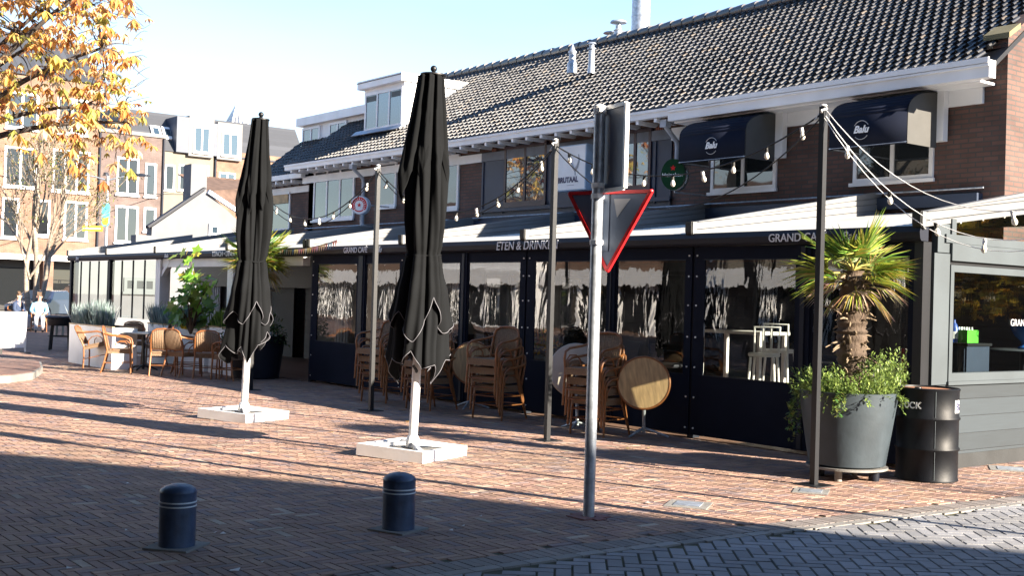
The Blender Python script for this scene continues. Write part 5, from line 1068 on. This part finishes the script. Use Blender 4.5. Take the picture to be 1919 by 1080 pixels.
# ---------------------------------------------------------------- street lamp, far signs
D=52.; base=PD(195,560,D); base.z=0; top=PD(198,338,D).z
t=thing('street_lamp','grey street lamp with three arms rising behind the open terrace roof','street lamp',base)
MB().tube([(0,0,0),(0,0,3),(0,0,top+.2)],[.09,.075,.05],12).build('pole',M['galv'],t,60)
def lampx(dx,dz): return rr_*dx+Vector((0,0,dz))
for (ex,dy,ez) in ((-1.15,0,.22),(-.35,.8,.35),(1.1,0,.25)):
    e_=rr_*ex+vdir*dy+Vector((0,0,top+ez)); b=MB(); b.tube([(0,0,top),e_*.5+Vector((0,0,(top)*.5+.04)),e_],[.035,.03,.025],8); arm=b.build('arm',M['galv'],t,60)
    d=Vector((e_.x,e_.y,0)).normalized(); b=MB(); sd_=d.cross(Vector(ZU)); pts=[]
    for (u,w,h) in ((-.1,.05,.05),(.1,.13,.09),(.4,.15,.09),(.65,.1,.05),(.75,.03,.02)):
        c=e_+d*u; pts.append([c-sd_*w-Vector((0,0,h*.4)),c+sd_*w-Vector((0,0,h*.4)),c+sd_*w*.6+Vector((0,0,h)),c-sd_*w*.6+Vector((0,0,h))])
    V=[v for q in pts for v in q]; fs=[(0,1,2,3),(19,18,17,16)]
    for i in range(4):
        for k in range(4): fs.append((i*4+k,(i+1)*4+k,(i+1)*4+(k+1)%4,i*4+(k+1)%4))
    b.add(V,fs); b.build('lamp_head',pm('lamp_grey',(.015,.02,.03),.4) if 'lampg' not in M else M['lampg'],arm,50)
a=PD(191,381,D); c=PD(206,424,D); q=(a+c)/2; sg=thing('city_banner','small blue and yellow rounded banner on the street lamp','banner',(q.x,q.y,q.z)); w=.17; h=.5
b=MB(); b.prism([rr_*(w*x)+Vector((0,0,h*z)) for x,z in ((-1,-.75),(-.6,-1),(.6,-1),(1,-.75),(1,.75),(.6,1),(-.6,1),(-1,.75))],-vdir*.05); b.build('board',pm('teal',(.10,.45,.55),.4),sg); b=MB(); b.prism([rr_*(w*x*.8)+Vector((0,0,h*z))-vdir*.052 for x,z in ((-1,-.7),(-.5,-.9),(.5,-.9),(1,-.7),(1,-.2),(-1,-.35))],-vdir*.01); b.build('emblem',M['yellow'],sg)
a=PD(154,424,D-.3); c=PD(192,434,D-.3); sg=thing('yellow_sign','narrow yellow sign board on the street lamp above the open terrace','sign',(a.x,a.y,c.z)); b=MB(); b.prism([Vector((0,0,0)),rr_*(c-a).dot(rr_),rr_*(c-a).dot(rr_)+Vector((0,0,.24)),Vector((0,0,.24))],vdir*.04); b.build('board',M['yellow'],sg)
MB().bar(rr_*.05+Vector((0,0,.12))-vdir*.01,rr_*.8+Vector((0,0,.12))-vdir*.01,.006,.05).build('lettering',M['white'],sg)
# ---------------------------------------------------------------- far buildings (facades face +X)
def xwin(parent,X,y0,y1,z0,z1,n=2,fm=None,gm=None,name='window'):
    fm=fm or M['white']; gm=gm or M['glassw']; f=MB(); fr=.11
    f.box(X+.005,X+.07,y0,y1,z1-fr,z1); f.box(X+.005,X+.07,y0,y1,z0,z0+fr); w=(y1-y0-fr)/n
    for i in range(n+1): f.box(X+.004,X+.069,y0+i*w,y0+i*w+fr,z0+fr,z1-fr)
    f.box(X+.003,X+.14,y0-.06,y1+.06,z0-.09,z0-.001)
    o=f.build(name,fm,parent,world=True)
    for i in range(n): MB().box(X+.003,X+.03,y0+i*w+fr+.002,y0+(i+1)*w-.002,z0+fr+.002,z1-fr-.002).build('pane',gm,o,world=True)
    return o
M['glassw']=glassy('far_glass',(.014,.016,.018),1.9)
ap=thing('apartment_building','tall orange brick apartment building with white framed windows behind the chestnut leaves','building',(-68,17,0))
XA=-68.
b=MB(); b.box(XA-9,XA,23.3,27.2,3.2,10.55); b.build('wall',M['brick_p'],ap,world=True)
b=MB(); b.box(XA-9,XA,4,23.29,3.2,13.2); b.build('wall',M['brick_o'],ap,world=True)
MB().box(XA-9,XA-1.2,4,27.2,0,3.19).build('shop_recess',M['black'],ap,world=True)
b=MB(); y=4.2
while y<27.2: MB().box(XA-1.19,XA,y,y+.55,0,3.19).build('pier',M['brick_o'],ap,world=True); y+=3.25
for y in (4.9,8.2,11.4,14.7,17.9,21.2,24.4): MB().box(XA-1.18,XA-1.1,y+.1,y+2.3,.25,2.6).build('shop_window',M['glassw'],ap,world=True)
MB().box(XA,XA+.12,17.0,27.25,3.05,3.35).build('white_band',M['white'],ap,world=True)
for (y0,y1,z0,z1,n) in ((21.45,22.77,4.3,6.45,2),(24.35,25.7,4.28,6.4,2),(26.02,26.75,5.0,6.4,1),(19.85,20.7,4.4,6.4,1),(18.15,19.05,4.2,6.4,1),(15.6,17,4.3,6.4,2),(13,14.4,4.3,6.4,2),(10.5,11.9,4.3,6.4,2),
   (24.35,25.65,7.05,9.2,2),(26.02,26.7,7.05,9.0,1),(20.75,22.8,6.95,9.3,3),(18.2,19.9,7.0,9.2,2),(15.6,17,7.1,9.2,2),(13,14.4,7.1,9.2,2),(10.5,11.9,7.1,9.2,2),
   (20.9,22.6,10.2,12.2,2),(18.2,19.9,10.2,12.2,2),(15.6,17,10.2,12.2,2),(13,14.4,10.2,12.2,2),(10.5,11.9,10.2,12.2,2)):
    xwin(ap,XA,y0,y1,z0,z1,n,gm=M['glass'] if random.random()<.3 else M['glassw'])
MB().box(XA-9,XA+.1,23.25,27.3,10.551,10.75).build('coping',M['concrete'],ap,world=True)
MB().prism([(XA+.15,3.9,13.2),(XA-4,3.9,16.2),(XA-9.2,3.9,13.2)],(0,19.5,0)).build('roof',M['slate'],ap,world=True)
b=MB(); b.tube([(XA+.06,27.1,0),(XA+.06,27.1,10.5)],.07,8); b.tube([(XA+.06,23.35,3.3),(XA+.06,23.35,10.5)],.07,8); b.build('downpipe',M['anthr'],ap,60,True)
mo=thing('modern_apartments','pale apartments with slate mansard roof and white box dormers at left distance','building',(-85,36,0)); XM_=-85.; M['wrender2']=pm('pale_cladding',(.15,.15,.15),.7,0,.06,1,.05,30)
q=lambda x,y:PX(x,y,XM_)
yl=q(285,300).y-2; ym=q(403,300).y; yr=q(467,300).y+2
zc=q(330,285).z
MB().box(XM_-8,XM_,yl,ym,0,zc).build('wall',M['cream'],mo,world=True); MB().box(XM_-8,XM_,ym+.002,yr+3,0,q(440,285).z).build('wall',M['brick_o'],mo,world=True)
zt=q(300,203).z; MB().prism([(XM_+.1,yl,zc+.002),(XM_-2.2,yl,zt),(XM_-8,yl,zt),(XM_-8,yl,zc+.002)],(0,yr+3-yl,0)).build('mansard_roof',M['slate'],mo,world=True)
for (x0,y0,x1,y1) in ((352,217,396,297),(405,229,449,303)):
    a=q(x0,y0); c=q(x1,y1); z0=min(c.z,q(x0,y1-12).z); d=MB().box(XM_-3,XM_+.35,a.y,c.y,z0,a.z).build('box_dormer',M['wrender2'],mo,world=True)
    xwin(d,XM_+.35,a.y+.35,c.y-.3,z0+.3,a.z-.75,2,gm=M['glassb']); MB().box(XM_-3,XM_+.34,a.y-.95,a.y-.005,z0+.2,a.z-.15).build('cheek',M['zinc'],d,world=True)
a=q(410,322); c=q(440,356); xwin(mo,XM_,a.y,c.y,c.z,a.z,2,gm=M['glassb'])
for (x0,x1) in ((309,326),(335,352),(362,390)): a=q(x0,308); c=q(x1,358); xwin(mo,XM_,a.y,c.y,c.z,a.z,1 if x1<360 else 2)
xd=lambda z:XM_+.1-2.3*(z-zc)/(zt-zc)
b=MB(); a=q(290,228); c=q(332,264)
for k in (0,1):
    y0=a.y+(c.y-a.y)*(.05+.5*k); y1=y0+(c.y-a.y)*.42; z1,z0=a.z-.2,c.z+.1; b.prism([(xd(z0)+.06,y0,z0),(xd(z0)+.06,y1,z0),(xd(z1)+.06,y1,z1),(xd(z1)+.06,y0,z1)],(.08,0,.08))
b.build('skylight_frames',M['white'],mo,world=True); b=MB()
for k in (0,1):
    y0=a.y+(c.y-a.y)*(.05+.5*k)+.16; y1=y0+(c.y-a.y)*.42-.32; z1,z0=a.z-.4,c.z+.3; b.prism([(xd(z0)+.13,y0,z0+.08),(xd(z0)+.13,y1,z0+.08),(xd(z1)+.13,y1,z1+.08),(xd(z1)+.13,y0,z1+.08)],(.03,0,.03))
b.build('skylight_panes',M['glassb'],mo,world=True)
b=MB(); b.tube([(XM_+.1,ym,0),(XM_+.1,ym,zc)],.09,8); b.build('downpipe',M['anthr'],mo,60,True)
p=PX(445,194,-92); p2=PX(470,272,-92); pl_=PX(424,222,-92); t=thing('spire','small striped zinc pyramid spire behind the slate roof','spire',(-92,p.y,p2.z)); hw=abs(p2.y-p.y); h=p.z-p2.z
b=MB(); b.add([(-hw,-hw,0),(hw,-hw,0),(hw,hw,0),(-hw,hw,0),(0,0,h)],[(0,1,4),(1,2,4),(2,3,4),(3,0,4),(3,2,1,0)]); b.build('cladding',M['zinc'],t); b=MB()
for k in range(5): u=-1+2*k/4; b.bar((hw+.02,hw*u,0),(.02,0,h+.02),.1,.1); b.bar((hw*u,-hw-.02,0),(0,-.02,h+.02),.1,.1)
b.build('seams',M['whitem'],t)
# white gabled house with brown roof
M['wrender']=pm('white_render',(.135,.142,.155),.8,0,.1,1.5,.1,40)
wh=thing('white_house','white rendered house with sloping gable, chimney and brown tiled roof beyond the open terrace','house',(-42,18,0)); XH=-42.
A_=PX(385,357,XH); Lf=PX(285,426,XH); Rt=PX(452,418,XH); lw=PX(255,440,XH)
MB().prism([(XH,lw.y,0),(XH,Rt.y+4,0),(XH,Rt.y+4,Rt.z-.6),(XH,Rt.y,Rt.z-.02),(XH,A_.y,A_.z),(XH,Lf.y,Lf.z),(XH,Lf.y-.01,lw.z),(XH,lw.y,lw.z)],(-.5,0,0)).build('wall',M['wrender'],wh,world=True)
b=MB(); b.bar((XH-.1,Lf.y-.15,Lf.z+.0),(XH-.1,A_.y,A_.z+.09),.3,.08,(0,-.5,.8)); b.build('verge',M['anthr'],wh,world=True)
b=MB(); b.prism([(XH-.15,A_.y+.1,A_.z-.02),(XH-.15,Rt.y+3,Rt.z-1.2),(XH-2.8,Rt.y+3,A_.z+.75),(XH-2.8,A_.y+.1,A_.z+.75)],(-.12,0,.08)); b.build('roof',M['clay'],wh,world=True)
b=MB(); b.bar((XH+.06,A_.y+.08,A_.z-.04),(XH+.06,Rt.y+2.2,Rt.z-.86),.16,.14,(0,.5,.8)); b.build('bargeboard',pm('pale_blue_trim',(.5,.62,.78),.5),wh,world=True)
MB().box(XH-.4,XH,PX(146,560,XH).y,lw.y-.002,0,2.9).build('yard_wall',M['wrender'],wh,world=True); a=PX(232,520,XH); c=PX(290,548,XH); xwin(wh,XH,a.y,c.y,c.z,a.z,3,fm=M['lgrey'],gm=M['glass'])
a=PX(363,306,XH); c=PX(391,366,XH); MB().box(XH-.9,XH-.2,a.y,c.y,c.z-.3,a.z).build('chimney',M['wrender'],wh,world=True)
a=PX(391,419,XH); c=PX(411,443,XH); xwin(wh,XH,a.y,c.y,c.z,a.z,1,gm=M['glassb'])
# shop and houses behind the open terrace, closing the street
# ---------------------------------------------------------------- trees
def curve3(a,c,bend,n=7):
    a=Vector(a);c=Vector(c); m=(a+c)/2+Vector(bend); return [a*(1-u)**2+m*2*u*(1-u)+c*u*u for u in [k/(n-1) for k in range(n)]]
def chestnut():
    rd=random.Random(21); D=24.; base=PD(-170,600,D); base.z=0
    t=thing('chestnut_tree','chestnut tree with large orange and yellow autumn leaves hanging in at top left','tree',base); O=base
    tk=MB(); lf=MB(); fork=PD(-190,330,D)-O; tk.tube([(0,0,-.1),fork*.5+Vector((.1,0,0)),fork],[.3,.24,.2],12)
    limbs=[]
    for (px,py,dd) in ((60,85,0),(190,90,-.6),(150,200,.5),(30,-60,1.),(190,-40,-.5),(-60,200,-1.),(235,230,.3),(90,10,1.3)):
        e=PD(px,py,D+dd)-O; pts=curve3(fork,e,(0,0,.7),9); tk.tube(pts,[.085*(1-.8*k/8)+.01 for k in range(9)],7); limbs.append(pts)
    def inside(x,y):
        if x>265 or y>335: return False
        lim=345 if x>190 else 330-(190-x)*.15 if x>120 else 265 if x>30 else 215
        if y>lim: return False
        if x>215 and 15<y<110: return rd.random()<.15
        if x>250 and y<200: return rd.random()<.3
        return True
    n=0
    while n<430:
        x=rd.uniform(-120,285); y=rd.uniform(-170,338)
        if not inside(x,y) or (y>215 and rd.random()<.35): continue
        dd=rd.gauss(0,1.3); tip=PD(x,y,D+dd)-O
        if rd.random()<.62:
            L_=min(limbs,key=lambda P:min((q-tip).length for q in P)); s=min(L_,key=lambda q:(q-tip).length+.6*max(0,tip.z-q.z))
            if (s-tip).length<2.6: tk.tube(curve3(s,tip,(rd.gauss(0,.15),rd.gauss(0,.15),rd.uniform(.05,.35)),6),[.022,.018,.014,.011,.008,.005],5)
        n+=1
        for j in range(rd.choice((2,3,4))): # palmate leaves
            h=tip+Vector((rd.gauss(0,.16),rd.gauss(0,.16),rd.gauss(0,.14))); a0=rd.random()*6.28; pal=rd.choice([(.60,.28,.08),(.66,.36,.11),(.66,.42,.10),(.46,.18,.06),(.56,.42,.10),(.34,.34,.08),(.64,.36,.16),(.74,.54,.30)])
            nl=rd.choice((5,6,7)); dn=rd.uniform(.5,1.6); sz=rd.uniform(.1,.28)
            for m in range(nl):
                a=a0+m*2*PI/nl*.8; d=Vector((math.cos(a),math.sin(a),-dn)).normalized(); s_=d.cross(Vector(ZU)).normalized()*sz*.17; k=rd.uniform(.75,1.25); lf.cc=tuple(v*k for v in pal)
                p1=h+d*sz*.6; tip_=h+d*sz+Vector((0,0,-sz*.12)); w=Vector((0,0,.02)); lf.add([h,p1+s_+w,tip_,p1-s_+w,p1],[(0,4,1),(0,3,4),(4,2,1),(4,3,2)])
    for k in range(60): # bare outer twigs
        x=rd.uniform(190,285); y=rd.uniform(-20,190); a=PD(x-rd.uniform(20,60),y+rd.uniform(-30,30),D)-O; tk.tube(curve3(a,PD(x,y,D)-O,(0,0,rd.gauss(0,.15)),5),[.008,.007,.006,.005,.003],4)
    tk.build('trunk',M['dbark'],t,70); lf.build('crown',M['leaf'],t)
chestnut()
def bare_tree(name,lab,base,stems,seed,mat,leafcols=None,depth=4,sp=.48,rk=.55):
    rd=random.Random(seed); t=thing(name,lab,'tree',base); b=MB(); lf=MB()
    def grow(p,d,L,r,lev):
        d=d.normalized(); e=p+d*L; bend=Vector((rd.gauss(0,.08),rd.gauss(0,.08),rd.gauss(0,.05)))*L
        b.tube(curve3(p,e,bend,5),[r,r*.92,r*.85,r*.78,r*.7],6 if lev>1 else 4)
        if lev==0:
            if leafcols:
                for _ in range(5): lf.cc=tuple(v*rd.uniform(.7,1.3) for v in rd.choice(leafcols)); leafquad(lf,e+Vector((rd.gauss(0,.2),rd.gauss(0,.2),rd.gauss(0,.2))),(rd.gauss(0,1),rd.gauss(0,1),rd.gauss(-.3,1)),.07,.11)
            return
        for k in range(rd.choice((2,3,3))):
            nd=d+Vector((rd.gauss(0,sp),rd.gauss(0,sp),rd.gauss(.12,.25))); grow(p+d*L*rd.uniform(.6,1),nd,L*rd.uniform(.5,.75),r*rk,lev-1)
        grow(e,d+Vector((rd.gauss(0,.15),rd.gauss(0,.15),.1)),L*.75,r*.68,lev-1)
    for (d,L,r) in stems: grow(Vector((0,0,-.05)),Vector(d),L,r,depth)
    b.build('trunk',mat,t,70)
    if leafcols: lf.build('crown',M['leaf'],t)
    return t
g=G(62,610)
st=[(rr_*-.10+Vector((0,0,1)),3.0,.13),(rr_*.0+Vector((0,0,1)),3.4,.15),(rr_*.2+Vector((0,0,1)),3.0,.12)]
bare_tree('birch_tree','pale multi stemmed birch with sparse yellow green leaves behind the seated people',g,st,5,M['birch'],[(.20,.19,.05),(.25,.2,.08),(.13,.15,.04)],4,sp=.32,rk=.42)
# overhead wire across the left street
MBw=MB(); a=PD(-40,322,50); c=PX(470,356,-80); MBw.tube([a+(c-a)*u+Vector((0,0,-1.2*u*(1-u)*2)) for u in [k/20 for k in range(21)]],.02,5); tag(MBw.build('overhead_wire',M['bulbc'],None,60),'thin dark overhead wire crossing the street at upper left','wire')
# ---------------------------------------------------------------- surroundings and added sky blockers outside the frame: they shade the foreground and show in the panes
sb=thing('corner_building','tall brick building outside the frame to the right, shading the foreground','building',(18,11,0))
e0=Vector((-4.25,7.72,0)); ed=Vector((7.82,4.52,0)).normalized(); Hb=9.5; L_=Hb/math.tan(SUN_EL); off=Vector((math.cos(SUN_AZ),math.sin(SUN_AZ),0))*L_
c0=e0+off; a=c0-ed*10.5; c=c0+ed*18; nn=Vector((ed.y,-ed.x,0))
MB().prism([a,c,c+nn*12,a+nn*12],(0,0,Hb)).build('wall',M['brick_o'],sb,world=True)
MB().prism([a+Vector((0,0,Hb+.001)),c+Vector((0,0,Hb+.001)),c+nn*12+Vector((0,0,Hb+.001)),a+nn*12+Vector((0,0,Hb+.001))],(0,0,.01)).build('roof',M['concrete'],sb,world=True)
def rowhouse(x0,x1,y,h,mat,lab,gable=False,rf=None):
    t=thing('street_house',lab,'house',((x0+x1)/2,y,0)); MB().box(x0,x1,y-8,y,0,h).build('wall',mat,t,world=True)
    if gable: MB().prism([(x0,y-.1,h),(x1,y-.1,h),((x0+x1)/2,y-.1,h+3)],(0,-7.8,0)).build('roof',mat,t,world=True)
    else: MB().prism([(x0-.1,y+.3,h),(x0-.1,y-4,h+3),(x0-.1,y-8.3,h)],(x1-x0+.2,0,0)).build('roof',rf or M['clay'],t,world=True)
    n=int((x1-x0)/2.6); b=MB(); g_=MB()
    for k in range(n):
        xx=x0+.8+k*2.6
        for z in (3.9,): b.box(xx,xx+1.5,y+.01,y+.08,z,z+1.5); g_.box(xx+.12,xx+1.38,y+.085,y+.1,z+.12,z+1.38)
    f=b.build('window_frames',M['white'],t,world=True); g_.build('panes',M['glass'],f,world=True); MB().box(x0,x1,y+.005,y+.6,2.5,3.35).build('shop_canopy',M['white'],t,world=True); MB().box(x0+.2,x1-.2,y+.002,y+.006,.1,2.49).build('shop_glazing',M['black'],t,world=True); b=MB(); xx=x0
    while xx<x1-.3: b.box(xx,xx+.3,y+.01,y+.3,0,2.49); xx+=2.9
    b.build('shop_columns',M['white'],t,world=True)
rowhouse(-80,-62,-22,6.2,M['brick_o'],'orange brick house row outside the frame at the far left of the square'); rowhouse(-61.8,-52,-21,6.5,M['white'],'white gabled house outside the frame, mirrored in the panes',True)
rowhouse(-51.8,-38,-22,6.0,M['brick_o'],'orange brick houses outside the frame, mirrored in the upper windows'); rowhouse(-37.8,-28,-21,6.4,M['cream'],'cream gabled house outside the frame across the square',True); rowhouse(-27.8,-8,-22,6.,M['brick_p'],'plum brick houses outside the frame across the square')
for i,(x,y,lab) in enumerate(((-48,-10,'bare street tree outside the frame, left one across the square'),(-36,-9,'bare street tree outside the frame, middle one across the square'),(-25,-8,'bare street tree outside the frame, nearest across the square'))):
    bare_tree('bare_tree',lab,(x,y,0),[((rng.normal()*.05,rng.normal()*.05,1),3.6,.24)],30+i,M['dbark'],[(.45,.25,.06),(.4,.3,.08)],5)
bare_tree('autumn_tree','yellow leaved tree outside the frame to the right, mirrored in the end window',(1.5,24.5,0),[((.05,0,1),2.6,.18),((.25,.2,1),2.4,.13),((-.2,.1,1),2.3,.13)],44,M['dbark'],[(.5,.36,.05),(.35,.32,.06),(.2,.22,.05)],5)
t=thing('tall_lamp','tall lamp post outside the frame to the right that throws a thin shadow','street lamp',(-2.55,7.95,0)); MB().tube([(0,0,0),(0,0,3),(0,0,5.2)],[.07,.055,.045],12).build('pole',M['galv'],t,60); MB().lathe([(.05,5.2),(.2,5.3),(.24,5.4),(.16,5.55),(.01,5.6)],20).build('lantern',M['lgrey'],t,50)

bare_tree('bare_tree','bare street tree outside the frame to the right of the terrace',(7.5,14.2,0),[((.05,-.05,1),2.4,.07)],52,M['dbark'],None,3)
t_blocker=t=thing('sky_blocker_house','added dark brick block outside the frame behind the camera, cutting sky light','house',(-1,-10,0)); MB().box(-17,16,-16,-4.5,0,7.5).build('wall',M['brick'],t,world=True); MB().prism([(-17.3,-4.2,7.502),(-17.3,-10,11),(-17.3,-16.3,7.502)],(33.6,0,0)).build('roof',M['tile'],t,world=True)  # unseen house block, added to cut sky light on the foreground
for k in range(9): MB().box(-15.5+k*3.5,-13.5+k*3.5,-4.49,-4.46,4,6).build('window',M['glass'],t,world=True)

t=thing('dark_backdrop','added dark brick backdrop outside the frame to the right, mirrored in the end window','house',(8,32,0)); MB().box(-9,24,31,39,0,8).build('wall',M['brick'],t,world=True); MB().prism([(-9.3,30.7,8.002),(-9.3,35,11.5),(-9.3,39.3,8.002)],(33.6,0,0)).build('roof',M['tile'],t,world=True)  # unseen dark mass, added so the end pane mirrors something dark
for k in range(7): MB().box(-7+k*4.4,-5+k*4.4,30.96,30.99,4,5.6).build('window',M['glass'],t,world=True)

aw=MB().prism([(-8,2.6,4.15),(-8,-4.45,5.0),(-8,-4.45,5.06),(-8,2.6,4.21)],(18,0,0)).build('sky_blocker_awning',M['navyfab'],t_blocker,world=True)  # invented awning over the camera, blocks sky fill from above
for x in (-7.8,-2,4,9.8): MB().box(x-.05,x+.05,-4.4,-4.3,0,4.9).build('blocker_post',M['black'],t_blocker,world=True)

pt=thing('sky_blocker_tree','added leaf crown outside the frame above the camera, shading the foreground paving','tree',(1.2,-2.2,0)); MB().tube([(0,0,0),(0,0,3),(-.3,.3,6.5)],[.3,.25,.18],12).build('trunk',M['dbark'],pt,60)  # made-up tree out of view, its crown dims sky light on the paving
rd=random.Random(77); b=MB()
for _ in range(9500):
    x=rd.uniform(-24,8); y=rd.uniform(-9,7.4); z=rd.uniform(7.2,9.6)
    if (x<-13.5 and y>1.5-(-13.5-x)*.1) or (x>4 and y>6.5): continue
    p=Vector((x-1.2,y+2.2,z)); b.cc=rd.choice([(.08,.07,.03),(.12,.08,.03),(.06,.07,.03)]); n=Vector((rd.gauss(0,.5),rd.gauss(0,.5),1)).normalized(); a_=n.orthogonal().normalized(); c_=n.cross(a_)
    b.add([p+a_*.3,p+c_*.24,p-a_*.3,p-c_*.24],[(0,1,2,3)])
b.build('crown',M['leaf'],pt)

mt=thing('maple_tree','yellow leaved maple outside the frame to the right, mirrored in the end window','tree',(.3,23.3,0)); MB().tube([(0,0,0),(.05,0,1.2),(0,.05,3)],[.14,.12,.06],10).build('trunk',M['dbark'],mt,60); b=MB(); bushy(b,(0,0,2.1),2.3,1.9,2.2,2600,[(.6,.42,.05),(.45,.38,.06),(.25,.26,.05),(.65,.35,.05)],.22,.16,random.Random(4),0); b.build('crown',M['leaf'],mt)
